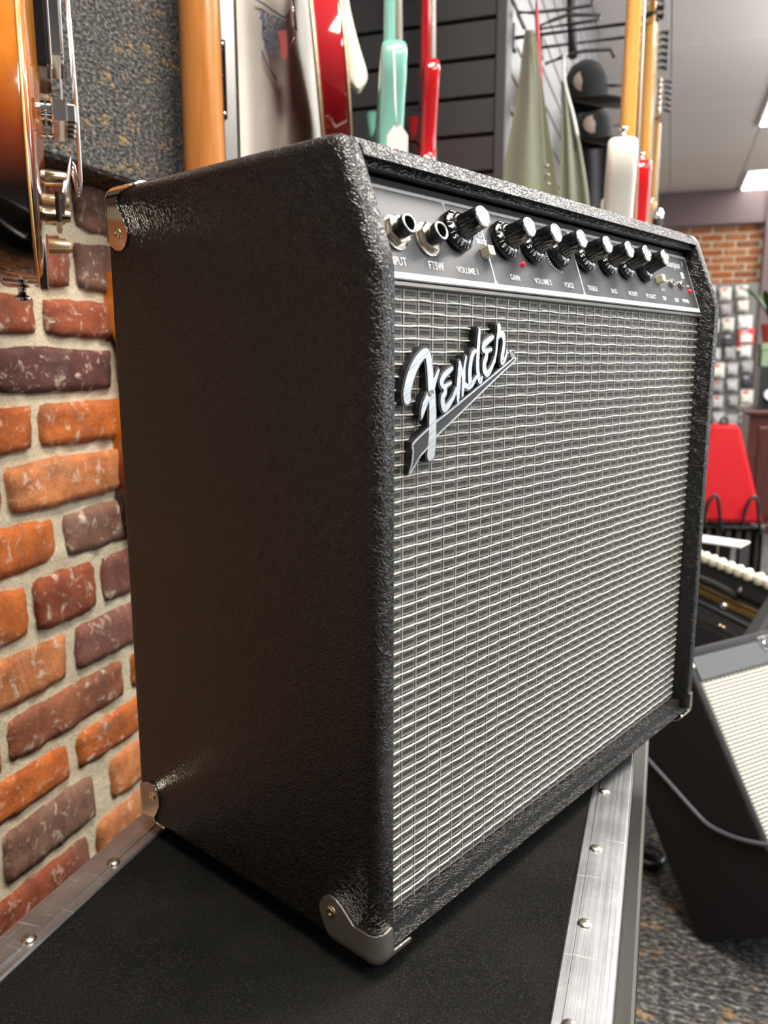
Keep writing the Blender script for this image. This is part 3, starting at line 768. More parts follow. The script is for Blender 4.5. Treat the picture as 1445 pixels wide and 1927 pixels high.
# --- metal corners
def poly_sd(P, x, y):
    ins = False; dm = 1e9; n = len(P)
    for i in range(n):
        x1, y1 = P[i]; x2, y2 = P[(i + 1) % n]
        if (y1 > y) != (y2 > y) and x < (x2 - x1) * (y - y1) / (y2 - y1) + x1: ins = not ins
        dx, dy = x2 - x1, y2 - y1
        t = max(0, min(1, ((x - x1) * dx + (y - y1) * dy) / (dx * dx + dy * dy)))
        d = math.hypot(x - x1 - t * dx, y - y1 - t * dy)
        if d < dm: dm = d
    return dm if ins else -dm
def rounded(poly, it=1):
    return poly
def corner(c0, du, dv, dw, side, front, bottom, screw, mat, rad=.0075):
    """Bent sheet-metal corner: follows the rounded cabinet corner, cut to the traced outlines."""
    step = .0008
    shell = bmesh.new()
    cache = {}; outer = []
    def mapped(c, a, b, off):
        p = V((c, a, b)); q = V((max(c, rad), max(a, rad), max(b, rad))); d = p - q
        if d.length < 1e-9: d = V((-1, 0, 0))
        return q + d.normalized() * (rad + off)
    def place(p): return V(c0) + V(du) * p.x + V(dv) * p.y + V(dw) * p.z
    faces = (('s', side, lambda i, j: (0, i, j)), ('f', front, lambda i, j: (i, 0, j)), ('b', bottom, lambda i, j: (i, j, 0)))
    N = 58
    for nm, P, f3 in faces:
        sd = {}
        for i in range(N + 1):
            for j in range(N + 1): sd[i, j] = poly_sd(P, i * step, j * step)
        def vert(i, j):
            x, y = i * step, j * step
            d = sd[i, j]
            if abs(d) < step * .75:
                e = step * .2
                gx = (poly_sd(P, x + e, y) - poly_sd(P, x - e, y)) / (2 * e); gy = (poly_sd(P, x, y + e) - poly_sd(P, x, y - e)) / (2 * e)
                gl = gx * gx + gy * gy
                if gl > .2: x -= d * gx / gl; y -= d * gy / gl
            x, y = max(x, 0), max(y, 0)
            c, a, b = f3(x, y)
            key = (round(c, 6), round(a, 6), round(b, 6))
            if key not in cache:
                cache[key] = (shell.verts.new(place(mapped(c, a, b, .0014))), shell.verts.new(place(mapped(c, a, b, .0002))))
            return cache[key]
        for i in range(N):
            for j in range(N):
                ds = [sd[i, j], sd[i + 1, j], sd[i + 1, j + 1], sd[i, j + 1]]
                if min(ds) > -step * .75 and max(ds) > step * .1:
                    vs = [vert(i, j), vert(i + 1, j), vert(i + 1, j + 1), vert(i, j + 1)]
                    vs = [v for k, v in enumerate(vs) if v not in vs[:k]]
                    if len(vs) >= 3:
                        try: outer.append((shell.faces.new([v[0] for v in vs]), vs))
                        except ValueError: pass
    twin = {v[0]: v[1] for v in cache.values()}
    rim = [e for e in shell.edges if len(e.link_faces) == 1]
    for f, vs in outer: shell.faces.new([v[1] for v in vs][::-1])
    for e in rim:
        p, q = e.verts
        try: shell.faces.new((p, q, twin[q], twin[p]))
        except ValueError: pass
    bmesh.ops.delete(shell, geom=[v for v in shell.verts if not v.link_faces], context='VERTS')
    bmesh.ops.recalc_face_normals(shell, faces=shell.faces[:])
    mc = A('metal_corner', shell, mat, ang=50)
    sa, sb_ = screw
    m = Matrix((V(dv).to_4d() * 1, V(dw).to_4d() * 1, (V(du) * -1).to_4d() * 1, (0, 0, 0, 1))).transposed()
    m = Matrix(((dv[0], dw[0], -du[0], 0), (dv[1], dw[1], -du[1], 0), (dv[2], dw[2], -du[2], 0), (0, 0, 0, 1)))
    p = V(c0) + V(dv) * sa + V(dw) * sb_ - V(du) * .0014
    bm = bmesh.new(); lathe(bm, [(0, .0006), (.0012, .0004), (.0014, .0014), (.0026, .0012), (.0036, .0004), (.0038, -.0006)], 20, Matrix.Translation(p) @ m)
    obj('screw', bm, BRASSY, mc, smooth=True)
    return mc
FS = [(-1, .0205), (.0178, .0205), (.0265, .0277), (.0315, .0305), (.0345, .0312), (.0375, .0310), (.041, .0287), (.0440, .0242), (.0450, .0205), (.0445, .0175), (.043, .014), (.0360, .002), (.0355, -1), (-1, -1)]
FF = [(-1, .0205), (.004, .0210), (.0106, .0228), (.0115, .0220), (.0117, .0080), (.0127, .0068), (.027, .0065), (.0285, .0058), (.0292, .004), (.0292, -1), (-1, -1)]
FB = [(-1, -1), (.0292, -1), (.0292, .010), (.012, .0355), (-1, .0355)]
BS = [(-1, .0273), (.003, .0268), (.006, .0282), (.010, .032), (.016, .0345), (.022, .0345), (.027, .031), (.0292, .0255), (.0285, .019), (.0255, .0135), (.0225, .0095), (.0225, .004), (.026, .001), (.03, -1), (-1, -1)]
BF = [(-1, .0273), (.012, .0265), (.0165, .022), (.0165, .009), (.026, .006), (.026, -1), (-1, -1)]
BB = [(-1, -1), (.026, -1), (.024, .012), (.012, .03), (-1, .03)]
TS = [(-1, .031), (.004, .033), (.010, .0372), (.0145, .0396), (.0185, .0403), (.0225, .0398), (.026, .0374), (.0283, .0335), (.0287, .0300), (.0277, .0268), (.023, .0195), (.0181, .0122), (.0182, .0090), (.0205, .0062), (.026, .0030), (.034, .0005), (.036, -1), (-1, -1)]
TB = [(-1, -1), (.026, -1), (.026, .015), (.012, .036), (-1, .036)]
DARKN = simple('dark_polished_nickel', (.62, .58, .52, 1), .07, 1)
SATN = simple('satin_nickel', (.80, .76, .68, 1), .36, 1)
corner((0, 0, 0), (1, 0, 0), (0, 1, 0), (0, 0, 1), FS, FF, FB, (.0348, .0214), SATN)
corner((W_, 0, 0), (-1, 0, 0), (0, 1, 0), (0, 0, 1), FS, FF, FB, (.0348, .0214), NICKEL)
corner((0, D_, 0), (1, 0, 0), (0, -1, 0), (0, 0, 1), BS, BF, BB, (.021, .0253), NICKEL)
corner((W_, D_, 0), (-1, 0, 0), (0, -1, 0), (0, 0, 1), BS, BF, BB, (.021, .0253), NICKEL)
corner((0, D_, H_), (1, 0, 0), (0, -1, 0), (0, 0, -1), TS, BF, TB, (.0178, .0298), DARKN)
corner((W_, D_, H_), (-1, 0, 0), (0, -1, 0), (0, 0, -1), TS, BF, TB, (.0178, .0298), DARKN)

# --- script badge on the grille (strokes traced in the plane of the badge)
LV = .0095
def lg(x, y, v=LV):
    p = aV(730 + x / 5.352, 580 + y / 5.352, v); return p.x, p.z
SC = .00016 / 3
STROKES = [
    [(195, 915, 92), (192, 850, 92), (215, 740, 96), (250, 630, 92), (300, 530, 84), (350, 468, 80), (392, 455, 76), (412, 520, 72), (424, 620, 74), (430, 720, 76), (436, 800, 84), (446, 900, 84), (450, 1050, 88), (450, 1200, 92), (446, 1340, 98), (432, 1480, 98)],
    [(440, 830, 74), (468, 740, 46), (490, 680, 34), (510, 625, 24)],
    [(430, 850, 70), (398, 910, 62), (365, 990, 56), (348, 1060, 38), (341, 1100, 20)],
    [(645, 605, 30), (605, 640, 44), (560, 690, 50), (540, 745, 50), (560, 790, 40), (600, 772, 30), (635, 752, 20)],
    [(575, 790, 36), (575, 850, 46), (552, 900, 52), (552, 960, 56), (572, 1015, 56), (610, 975, 46), (655, 900, 38), (690, 810, 34)],
    [(722, 545, 30), (718, 650, 44), (712, 760, 50), (706, 860, 44), (704, 945, 26)],
    [(722, 550, 26), (738, 620, 34), (752, 690, 30)],
    [(786, 495, 24), (768, 600, 30), (762, 700, 44), (755, 800, 40), (748, 880, 24)],
    [(762, 760, 40), (800, 790, 44), (830, 790, 34)],
    [(880, 430, 34), (850, 470, 44), (828, 570, 46), (822, 680, 48), (832, 770, 48), (862, 740, 36), (890, 690, 30)],
    [(920, 215, 30), (912, 330, 36), (905, 450, 42), (900, 560, 44), (905, 660, 44), (925, 740, 40), (945, 700, 28)],
    [(1055, 292, 30), (1015, 318, 44), (972, 360, 50), (958, 410, 46), (985, 430, 38), (1040, 415, 22)],
    [(995, 440, 36), (985, 500, 46), (968, 560, 50), (972, 630, 52), (1000, 660, 48), (1040, 600, 36), (1075, 500, 28)],
    [(1115, 185, 50), (1115, 240, 48), (1100, 300, 30), (1090, 420, 26), (1070, 540, 26)],
    [(1112, 270, 44), (1150, 262, 52), (1166, 330, 38), (1158, 420, 40), (1146, 500, 46), (1150, 548, 44), (1180, 500, 30), (1196, 430, 22)],
]
badge = A('script_badge', (lambda b: box(b, (lg(430, 900)[0] - .0006, LV + .001, lg(430, 900)[1] - .0006), (lg(430, 900)[0] + .0006, VG - .001, lg(430, 900)[1] + .0006)))(B()), BLACKM)
badge['label'] = 'brushed metal script badge with black backing'
def stroke_mesh(bm, st, grow, v0, v1):
    """Flat stroke of varying width with round ends, from depth v0 (front) to v1."""
    pts = spline(st, 8)
    loc = [lg(x, y) for x, y, w in pts]
    px = (V(lg(300, 600) + (0,)) - V(lg(301, 600) + (0,))).length
    ks = []
    for i, (x, y, w) in enumerate(pts):
        a = V(lg(x - w / 2, y)); b = V(lg(x + w / 2, y))
        ks.append(max((V(lg(x, y - w / 2)) - V(lg(x, y + w / 2))).length * .5 * 1.0, .0004) * .62 + (b - a).length * .5 * .38)
    L, R = [], []
    for i in range(len(loc)):
        p = V(loc[i]); t = V(loc[min(i + 1, len(loc) - 1)]) - V(loc[max(i - 1, 0)])
        t = t.normalized() if t.length > 0 else V((0, 1)); n = V((-t.y, t.x)); h = ks[i] + grow
        L.append(p + n * h); R.append(p - n * h)
    def cap(p, d, h, n=6):
        out = []
        for k in range(1, n):
            a = math.pi * k / n; nrm = V((-d.y, d.x)); out.append(p + nrm * math.cos(a) * h + d * math.sin(a) * h)
        return out
    d0 = (V(loc[0]) - V(loc[1])).normalized(); d1 = (V(loc[-1]) - V(loc[-2])).normalized()
    fr = [bm.verts.new((q.x, v0, q.y)) for q in L]; fr2 = [bm.verts.new((q.x, v0, q.y)) for q in R]
    bk = [bm.verts.new((q.x, v1, q.y)) for q in L]; bk2 = [bm.verts.new((q.x, v1, q.y)) for q in R]
    for i in range(len(L) - 1):
        bm.faces.new((fr[i], fr[i + 1], fr2[i + 1], fr2[i])); bm.faces.new((fr[i], bk[i], bk[i + 1], fr[i + 1])); bm.faces.new((fr2[i + 1], bk2[i + 1], bk2[i], fr2[i]))
    for end, p, d, a, b, ab, bb in ((0, V(loc[0]), d0, fr2[0], fr[0], bk2[0], bk[0]), (1, V(loc[-1]), d1, fr[-1], fr2[-1], bk[-1], bk2[-1])):
        h = ks[0 if end == 0 else -1] + grow
        arc = cap(p, d, h)
        # orient the arc from a to b
        if (arc[0] - V((a.co.x, a.co.z))).length > (arc[-1] - V((a.co.x, a.co.z))).length: arc = arc[::-1]
        av = [a] + [bm.verts.new((q.x, v0, q.y)) for q in arc] + [b]; bv = [ab] + [bm.verts.new((q.x, v1, q.y)) for q in arc] + [bb]
        bm.faces.new(av)
        for k in range(len(av) - 1): bm.faces.new((av[k], bv[k], bv[k + 1], av[k + 1]))
def poly_mesh(bm, pts, v0, v1):
    prism(bm, [lg(x, y) for x, y in pts], lambda x, y, h: V((x, h, y)), v1, v0)
wedge = [(1262, 500), (1150, 596), (950, 762), (750, 925), (600, 1050), (500, 1128), (405, 1212), (255, 1360), (250, 1450), (238, 1560), (212, 1668), (250, 1610), (320, 1492), (390, 1410), (500, 1272), (700, 1082), (900, 885), (1100, 690), (1275, 525)]
bm = B()
for st in STROKES: stroke_mesh(bm, st, .0011, LV + .0005, VG - .0008)
poly_mesh(bm, [(x + (8 if i > 9 else -8), y + (10 if i > 9 else -10)) for i, (x, y) in enumerate(wedge)], LV + .0006, VG - .0008)
bmesh.ops.recalc_face_normals(bm, faces=bm.faces[:])
obj('backing', bm, BLACKM, badge)
bm = B()
for i, st in enumerate(STROKES): stroke_mesh(bm, st, 0, LV - .00002 * i, LV + .0006)
bmesh.ops.recalc_face_normals(bm, faces=bm.faces[:])
obj('lettering_face', bm, BRUSH, badge)
bm = B(); poly_mesh(bm, wedge, LV + .0001, LV + .0006); obj('tail', bm, simple('black_enamel', (.008, .008, .009, 1), .55), badge)
bm = B()
up_ = wedge[:11]; lo_ = wedge[10:] + [wedge[0]]
for line in (up_, lo_):
    stroke_mesh(bm, [(x, y, 13) for x, y in line], 0, LV - .0004, LV + .0005)
bmesh.ops.recalc_face_normals(bm, faces=bm.faces[:])
obj('tail_outline', bm, BRUSH, badge)
for (x, y, R0) in ((1246, 462, .0027), (433, 852, .0023)):
    c = lg(x, y); mm = Matrix.Translation((c[0], LV - .0004, c[1])) @ Matrix.Rotation(math.pi / 2, 4, 'X')
    bm = B(); lathe(bm, [(R0 * .68, -.0005), (R0 * .72, .0002), (R0 * .95, .0002), (R0, -.0006)], 24, mm); rg = obj('screw_ring', bm, BRUSH if x > 1000 else STEEL, badge, smooth=True)
    bm = B(); lathe(bm, [(0, -.0001), (R0 * .3, -.0002), (R0 * .55, .00005), (R0 * .70, -.0004)], 16, mm); obj('screw', bm, simple('dark_screw', (.18, .14, .12, 1), .3, 1), badge, smooth=True)

# ================================================================== guitars on the wall
def grad_wood(name, stops, cx, cz, rx, rz, grain=60, rough=.12):
    m = M(name, (.5, .2, .05, 1), rough, coat=.8)
    v = m.coord()
    mp = m.n('ShaderNodeMapping'); mp.inputs['Location'].default_value = (-cx / rx, 0, -cz / rz); mp.inputs['Scale'].default_value = (1 / rx, .001, 1 / rz)
    m.l(v, mp.inputs['Vector'])
    ln = m.n('ShaderNodeVectorMath', operation='LENGTH'); m.l(mp.outputs['Vector'], ln.inputs[0])
    c = m.ramp(ln.outputs['Value'], stops)
    g = m.noise(m.coord(scale=(grain * 2, grain, grain * .12)), 1, 3)
    m.base(m.mix(m.ramp(g.outputs['Fac'], [(.4, .35), (.65, 0.0)]), c, m.mix(1.0, c, (.55, .42, .3, 1), 'MULTIPLY')))
    return m.m
def wood(name, c1, c2, sc=(60, 60, 5), rough=.25, coat=.5):
    m = M(name, c1, rough, coat=coat)
    g = m.noise(m.coord(scale=sc), 1, 4, .6, .5)
    m.base(m.ramp(g.outputs['Fac'], [(.35, c1), (.65, c2)]))
    return m.m
MAPLE = wood('amber_lacquered_maple', (.36, .13, .026, 1), (.46, .185, .045, 1))
MAPLE2 = wood('golden_maple', (.60, .30, .06, 1), (.70, .38, .10, 1))
ROSE = wood('rosewood', (.05, .025, .015, 1), (.09, .045, .03, 1), rough=.5, coat=0)
SUNB = grad_wood('sunburst_lacquer', [(.0, (.62, .24, .02, 1)), (.45, (.50, .15, .012, 1)), (.70, (.20, .03, .006, 1)), (.88, (.012, .004, .003, 1)), (1, (.004, .003, .003, 1))], 0, .25, .36, .218)
CHERRY = simple('cherry_red_lacquer', (.33, .012, .018, 1), .1, coat=.8)
TEAL = simple('seafoam_green_lacquer', (.20, .50, .42, 1), .14, coat=.8)
SCAR = simple('scarlet_lacquer', (.50, .008, .012, 1), .1, coat=.8)
BRED = simple('bright_red_lacquer', (.72, .012, .016, 1), .1, coat=.8)
WHT = simple('vintage_white_lacquer', (.72, .73, .68, 1), .12, coat=.8)
NAT = wood('natural_body', (.55, .30, .10, 1), (.65, .38, .14, 1))
IVORY = simple('ivory_binding', (.80, .66, .42, 1), .3)
MINT = simple('white_pickguard', (.72, .72, .68, 1), .25)
STRING = simple('nickel_string', (.72, .70, .66, 1), .3, 1)
TAGP = simple('pale_tag_card', (.66, .58, .58, 1), .7)
CLEAR = M('clear_amber_knob', (.85, .7, .4, 1), .08); CLEAR.set('Transmission Weight', .8); CLEAR = CLEAR.m
STRAT = [(0, 0), (.08, .008), (.135, .04), (.16, .09), (.155, .145), (.125, .19), (.105, .225), (.112, .27), (.14, .31), (.15, .345), (.14, .37), (.115, .365), (.075, .325), (.045, .30), (.028, .297), (-.028, .297), (-.05, .315), (-.09, .37), (-.13, .41), (-.155, .405), (-.158, .37), (-.135, .32), (-.112, .26), (-.105, .22), (-.125, .185), (-.155, .14), (-.16, .085), (-.13, .035), (-.075, .006)]
SEMI = [(0, 0), (.09, .006), (.16, .04), (.20, .10), (.205, .16), (.17, .23), (.135, .275), (.13, .31), (.15, .36), (.155, .41), (.135, .45), (.095, .455), (.06, .425), (.03, .40), (-.03, .40), (-.06, .425), (-.095, .455), (-.135, .45), (-.155, .41), (-.15, .36), (-.13, .31), (-.135, .275), (-.17, .23), (-.205, .16), (-.20, .10), (-.16, .04), (-.09, .006)]
VIOL = [(0, 0), (.06, .003), (.105, .022), (.133, .06), (.142, .11), (.138, .17), (.125, .22), (.115, .26), (.12, .31), (.13, .36), (.122, .41), (.09, .44), (.03, .45), (-.03, .45), (-.09, .44), (-.122, .41), (-.13, .36), (-.12, .31), (-.115, .26), (-.125, .22), (-.138, .17), (-.142, .11), (-.133, .06), (-.105, .022), (-.06, .003)]
def lf(x, z, h): return V((x, -h, z))      # h grows out of the face
def guitar(name, label, loc, azn, outline, th, joint, body_mat, neck_mat, board_mat, binding=None, nlen=.42, head='inline', lean=0, pick=None, pgm=None, hw=True, horn_button=True, keyface=False, group='guitars hanging on the shop wall', strings=6, bev=.008, nw=(.021, .028), flat_neck=True):
    t = thing(name, label, 'guitar', loc, math.radians(180 - azn), group)
    t.rotation_euler = (0, lean, math.radians(180 - azn))
    bm = B(); prism(bm, smooth_poly(outline, 2), lf, -th / 2, th / 2, bev, 3); bo = obj('body', bm, body_mat, t, ang=40)
    if binding:
        so = smooth_poly(outline, 2)
        for hh in (-th / 2 + .0005, th / 2 - .004):
            bm = B(); prism(bm, [(x * 1.0065, z * 1.004 - .001) for x, z in so], lf, hh, hh + .0035); obj('binding', bm, binding, bo)
    # neck: D section, tapering, with fretboard
    hz = joint + nlen
    bm = B(); rings = []
    for q in range(9):
        f = q / 8; z = joint - .06 + (hz - joint + .06) * f; w = nw[1] + (nw[0] - nw[1]) * f; d = .021 - .003 * f
        ring = []
        for k in range(13):
            a = math.pi * k / 12
            ring.append(bm.verts.new((w * math.cos(a), -th / 2 + .004 + d * math.sin(a) ** .8 if math.sin(a) > 0 else -th / 2 + .004, z)))
        rings.append(ring)
    for a, b in zip(rings, rings[1:]):
        for k in range(12): bm.faces.new((a[k], b[k], b[k + 1], a[k + 1]))
        bm.faces.new((a[12], b[12], b[0], a[0]))
    bm.faces.new(rings[0]); bm.faces.new(rings[-1][::-1])
    bmesh.ops.recalc_face_normals(bm, faces=bm.faces[:])
    ne = obj('neck', bm, neck_mat, t, ang=50)
    bm = B(); prism(bm, [(-nw[1], joint - .05), (nw[1], joint - .05), (nw[0], hz), (-nw[0], hz)], lf, th / 2 - .004, th / 2 + .002, .001, 1); obj('fretboard', bm, board_mat, ne)
    bm = B()
    for q in range(1, 16):
        z = joint - .05 + (hz - joint + .05) * (1 - .5 ** (q / 12) * 1.0) * 0 + (hz - (hz - joint + .05) * (1 - .5 ** (q / 12)) * 1.65)
        if z < joint - .045: break
        f = (z - joint + .05) / (hz - joint + .05); w = nw[1] + (nw[0] - nw[1]) * f
        box(bm, (-w, -(th / 2 + .0032), z - .001), (w, -(th / 2 + .0018), z + .001))
    obj('frets', bm, STRING, ne)['kind'] = 'stuff'
    # headstock and tuners
    if head == 'inline': hp = [(-nw[0], hz - .004), (nw[0], hz - .004), (nw[0] + .004, hz + .02), (.014, hz + .08), (.0, hz + .15), (-.03, hz + .175), (-.052, hz + .16), (-.05, hz + .03)]
    else: hp = [(-nw[0], hz - .004), (nw[0], hz - .004), (.034, hz + .03), (.042, hz + .13), (.0, hz + .145), (-.042, hz + .13), (-.034, hz + .03)]
    bm = B(); prism(bm, hp, lf, th / 2 - .016, th / 2 - .003, .002, 2); hd = obj('headstock', bm, neck_mat, t, ang=40)
    for q in range(strings):
        if head == 'inline': x, z, s = -.05, hz + .04 + q * .022, -1
        else: x, z, s = (.036 if q % 2 else -.036), hz + .035 + (q // 2) * .036, (1 if q % 2 else -1)
        bm = B(); tube(bm, [(x, -(th / 2 - .010), z), (x + s * .02, -(th / 2 - .010), z)], .003, 8)
        tube(bm, [(x + s * .018, -(th / 2 - .010), z), (x + s * .030, -(th / 2 - .010), z)], [.004, .0065], 10)
        tube(bm, [(x - s * .012, -(th / 2 - .010), z), (x - s * .012, -(th / 2 + .010), z)], .004, 8)
        tn = obj('tuner', bm, CHROME, hd, smooth=True)
        if keyface:
            bm = B(); tube(bm, [(x, -(th / 2 + .006), z), (x, -(th / 2 + .020), z)], [.004, .005], 8); tube(bm, [(x - .004, -(th / 2 + .018), z), (x + .004, -(th / 2 + .034), z)], [.006, .010], 10); obj('tuner_key', bm, BLACKM, tn, smooth=True)
    # strings, pickups, bridge, knobs, guard
    if not hw: return t, hz
    if pgm:
        pgp = [(x * .82 + .01, .10 + (z - .10) * .86) for x, z in outline if z > .09 and x > -.12]
        bm = B(); prism(bm, smooth_poly(pgp, 1), lf, th / 2, th / 2 + .0025, .0006, 1); obj('pickguard', bm, pgm, t)
    bm = B()
    for q in range(strings):
        f = (q / (strings - 1) - .5)
        tube(bm, [(f * .052, -(th / 2 + .014), .10), (f * .036, -(th / 2 + .006), hz)], .0009 if strings == 6 else .0014, 5, False)
    obj('strings', bm, STRING, t)
    for z in (pick or (.15, .20, .25)):
        bm = B(); box(bm, (-.041, -(th / 2 + .008), z - .010), (.041, -(th / 2 - .001), z + .010), .003, 2); obj('pickup', bm, MINT if pgm else CHROME, t)
    bm = B(); box(bm, (-.038, -(th / 2 + .014), .088), (.038, -(th / 2), .108), .002, 2); obj('bridge', bm, CHROME, t)
    for q in range(3):
        bm = B(); lathe(bm, [(0, .012), (.010, .012), (.012, 0), (0, 0)], 18, Matrix.Translation((.07 + q * .018, -(th / 2 + .001), .13 - q * .035)) @ Matrix.Rotation(math.pi / 2, 4, 'X')); obj('volume_knob', bm, MINT if pgm else BLACKP, t, ang=40)
    for x, z in ((0, 0), (-.14, .41)):
        if (outline is STRAT and horn_button) or z == 0:
            bm = B(); lathe(bm, [(0, .012), (.006, .012), (.007, .009), (.003, .006), (.004, 0), (.007, -.002), (0, -.002)], 14, Matrix.Translation((x, 0, z)) @ (Matrix.Rotation(math.pi, 4, 'X') if z == 0 else Matrix())); obj('strap_button', bm, CHROME, t, smooth=True)
    return t, hz
def wdir(azn): a = math.radians(azn); return V((-math.cos(a), math.sin(a), 0))
def ndir(azn): return az(azn)
def wall_hanger(p, xw, label, z):
    """Padded two-prong hook on the wall that carries a headstock at p."""
    t = thing('guitar_hanger', label, 'wall hook', (xw, p.y, z), 0, 'guitar hangers')
    bm = B(); box(bm, (0, -.02, -.03), (.008, .02, .03), .002, 1); obj('plate', bm, BLACKM, t)
    L = p.x - xw
    bm = B(); tube(bm, [(.006, 0, 0), (L - .02, 0, 0)], .005, 8); tube(bm, spline([(L + .03, -.03, .012), (L, -.03, 0), (L - .02, 0, 0), (L, .03, 0), (L + .03, .03, .012)], 4), .006, 8); obj('yoke', bm, RUBBER, t, smooth=True)
    return t

# sunburst bass at the left edge
n_ = ndir(50); pf = atd(84, 541, .72)
tb = thing('hollow_body_bass', 'sunburst hollow-body bass guitar hanging by the brick wall at the left edge', 'guitar', pf - n_ * .0185, math.radians(180 - 50), 'guitars hanging on the shop wall')
tb.rotation_euler = (0, math.radians(0), math.radians(180 - 50)); tb.scale = (.82, .82, .82)
th = .046
so = smooth_poly(VIOL, 2)
bm = B()
rings = []
for sc_, hh in ((.0, -th / 2 - .010), (.55, -th / 2 - .008), (.85, -th / 2 - .002), (.965, -th / 2 + .0005), (.995, -th / 2 + .004), (1, -th / 2 + .008), (1, th / 2 - .008), (.995, th / 2 - .004), (.965, th / 2 - .0005), (.85, th / 2 + .002), (.55, th / 2 + .008), (.0, th / 2 + .010)):
    if sc_ == 0: rings.append([bm.verts.new(lf(0, .22, hh))])
    else: rings.append([bm.verts.new(lf(x * sc_, .22 + (z - .22) * sc_, hh)) for x, z in so])
for a, b in zip(rings, rings[1:]):
    n = max(len(a), len(b))
    for k in range(n):
        if len(a) == 1: bm.faces.new((a[0], b[(k + 1) % n], b[k]))
        elif len(b) == 1: bm.faces.new((a[k], a[(k + 1) % n], b[0]))
        else: bm.faces.new((a[k], a[(k + 1) % n], b[(k + 1) % n], b[k]))
bmesh.ops.recalc_face_normals(bm, faces=bm.faces[:]); obj('body', bm, SUNB, tb, smooth=True)
bm = B()
for hh in (th / 2 - .005,):
    pts = [lf(x * 1.001, z, hh) for x, z in so]; tube(bm, pts + pts[:1], .0014, 6, False)
obj('binding', bm, simple('amber_binding', (.75, .45, .15, 1), .2, coat=.6), tb, smooth=True)
bm = B(); prism(bm, [(-.02, .40), (.02, .40), (.017, 1.0), (-.017, 1.0)], lf, th / 2 + .004, th / 2 + .018, .004, 2); nk = obj('neck', bm, MAPLE, tb)
bm = B(); prism(bm, [(-.022, .335), (.022, .335), (.018, 1.0), (-.018, 1.0)], lf, th / 2 + .018, th / 2 + .023, .001, 1); obj('fretboard', bm, ROSE, nk)
bm = B(); prism(bm, [(-.018, 1.0), (.018, 1.0), (.034, 1.03), (.038, 1.13), (0, 1.15), (-.038, 1.13), (-.034, 1.03)], lf, th / 2 + .008, th / 2 + .02, .002, 1); obj('headstock', bm, SUNB, tb)
for zc in (.250,):
    bm = B(); box(bm, (-.048, -(th / 2 + .020), zc - .042), (.048, -(th / 2 + .004), zc + .042), .003, 2); pk = obj('pickup', bm, BLACKP, tb)
    bm = B(); box(bm, (-.040, -(th / 2 + .034), zc - .028), (.040, -(th / 2 + .019), zc + .028), .003, 2); obj('cover', bm, CHROME, pk)
    bm = B(); box(bm, (-.0475, -(th / 2 + .0225), zc - .0415), (.0475, -(th / 2 + .0195), zc + .0415), .001, 1); obj('surround', bm, CHROME, pk)
# clear pickguard with a paper label between strings and body
bm = B(); prism(bm, smooth_poly([(.056, .18), (.085, .20), (.10, .26), (.095, .33), (.07, .38), (.056, .30)], 2), lf, th / 2 + .030, th / 2 + .032); obj('pickguard', bm, simple('pearl_pickguard', (.6, .62, .63, 1), .15), tb)
bm = B(); prism(bm, [(-.042, .160), (.042, .160), (.042, .180), (-.042, .180)], lf, th / 2 + .018, th / 2 + .034, .002, 2); br = obj('bridge', bm, CHROME, tb)
bm = B()
for q in range(4): box(bm, (-.034 + q * .02, -(th / 2 + .042), .161), (-.024 + q * .02, -(th / 2 + .032), .179), .0015, 1)
obj('saddles', bm, CHROME, br)
for x in (-.036, .036):
    bm = B(); tube(bm, [(x, -(th / 2 + .004), .170), (x, -(th / 2 + .022), .170)], .003, 8)
    for hh in (.010, .016):
        lathe(bm, [(0, -.002), (.009, -.002), (.009, .002), (0, .002)], 16, Matrix.Translation((x, -(th / 2 + hh), .170)) @ Matrix.Rotation(math.pi / 2, 4, 'X'))
    obj('bridge_post', bm, CHROME, br, ang=40)
bm = B(); prism(bm, [(-.042, .062), (.042, .062), (.042, .092), (-.042, .092)], lf, th / 2 + .016, th / 2 + .022, .002, 2)
prism(bm, [(-.014, -.003), (.014, -.003), (.02, .066), (-.02, .066)], lf, th / 2 - .004, th / 2 + .004, .001, 1)
tp = obj('tailpiece', bm, simple('black_chrome', (.12, .11, .10, 1), .15, 1), tb)
bm = B()
for q in range(4):
    f = q / 3 - .5
    tube(bm, spline([(f * .066, -(th / 2 + .024), .085), (f * .062, -(th / 2 + .034), .128), (f * .058, -(th / 2 + .0435), .171), (f * .034, -(th / 2 + .026), 1.0)], 4), .0013, 6, False)
    tube(bm, [(f * .066, -(th / 2 + .0235), .082), (f * .0645, -(th / 2 + .0275), .104)], .0022, 6)
obj('strings', bm, STRING, tb, smooth=True)
for x, z in ((.062, .125), (.066, .085), (.098, .105), (.100, .055)):
    bm = B(); lathe(bm, [(0, .026), (.0055, .026), (.0072, .022), (.0085, .004), (.0090, 0), (0, 0)], 20, Matrix.Translation((x, -(th / 2 + .006), z)) @ Matrix.Rotation(math.pi / 2, 4, 'X')); kk = obj('volume_knob', bm, BRASSY if z in (.125, .085) else CLEAR, tb, ang=40)
bm = B(); lathe(bm, [(0, -.016), (.008, -.015), (.009, -.011), (.004, -.008), (.004, -.002), (.007, 0), (0, .002)], 18, Matrix.Translation((0, 0, 0))); obj('strap_button', bm, CHROME, tb, smooth=True)
wall_hanger(pf + V((0, 0, .83)), XW + .062, 'padded hook holding the sunburst bass on the carpeted wall', pf.z + .84)

# natural maple neck seen from behind, body down behind the amplifier
p0 = atd(377, 300, 1.02)
gN, hzN = guitar('electric_guitar', 'guitar with an amber maple neck turned to the wall behind the amplifier', (p0.x, p0.y + .0, p0.z - .50), -14, STRAT, .045, .30, SUNB, MAPLE, ROSE, nlen=.55, lean=0, nw=(.0245, .0275))
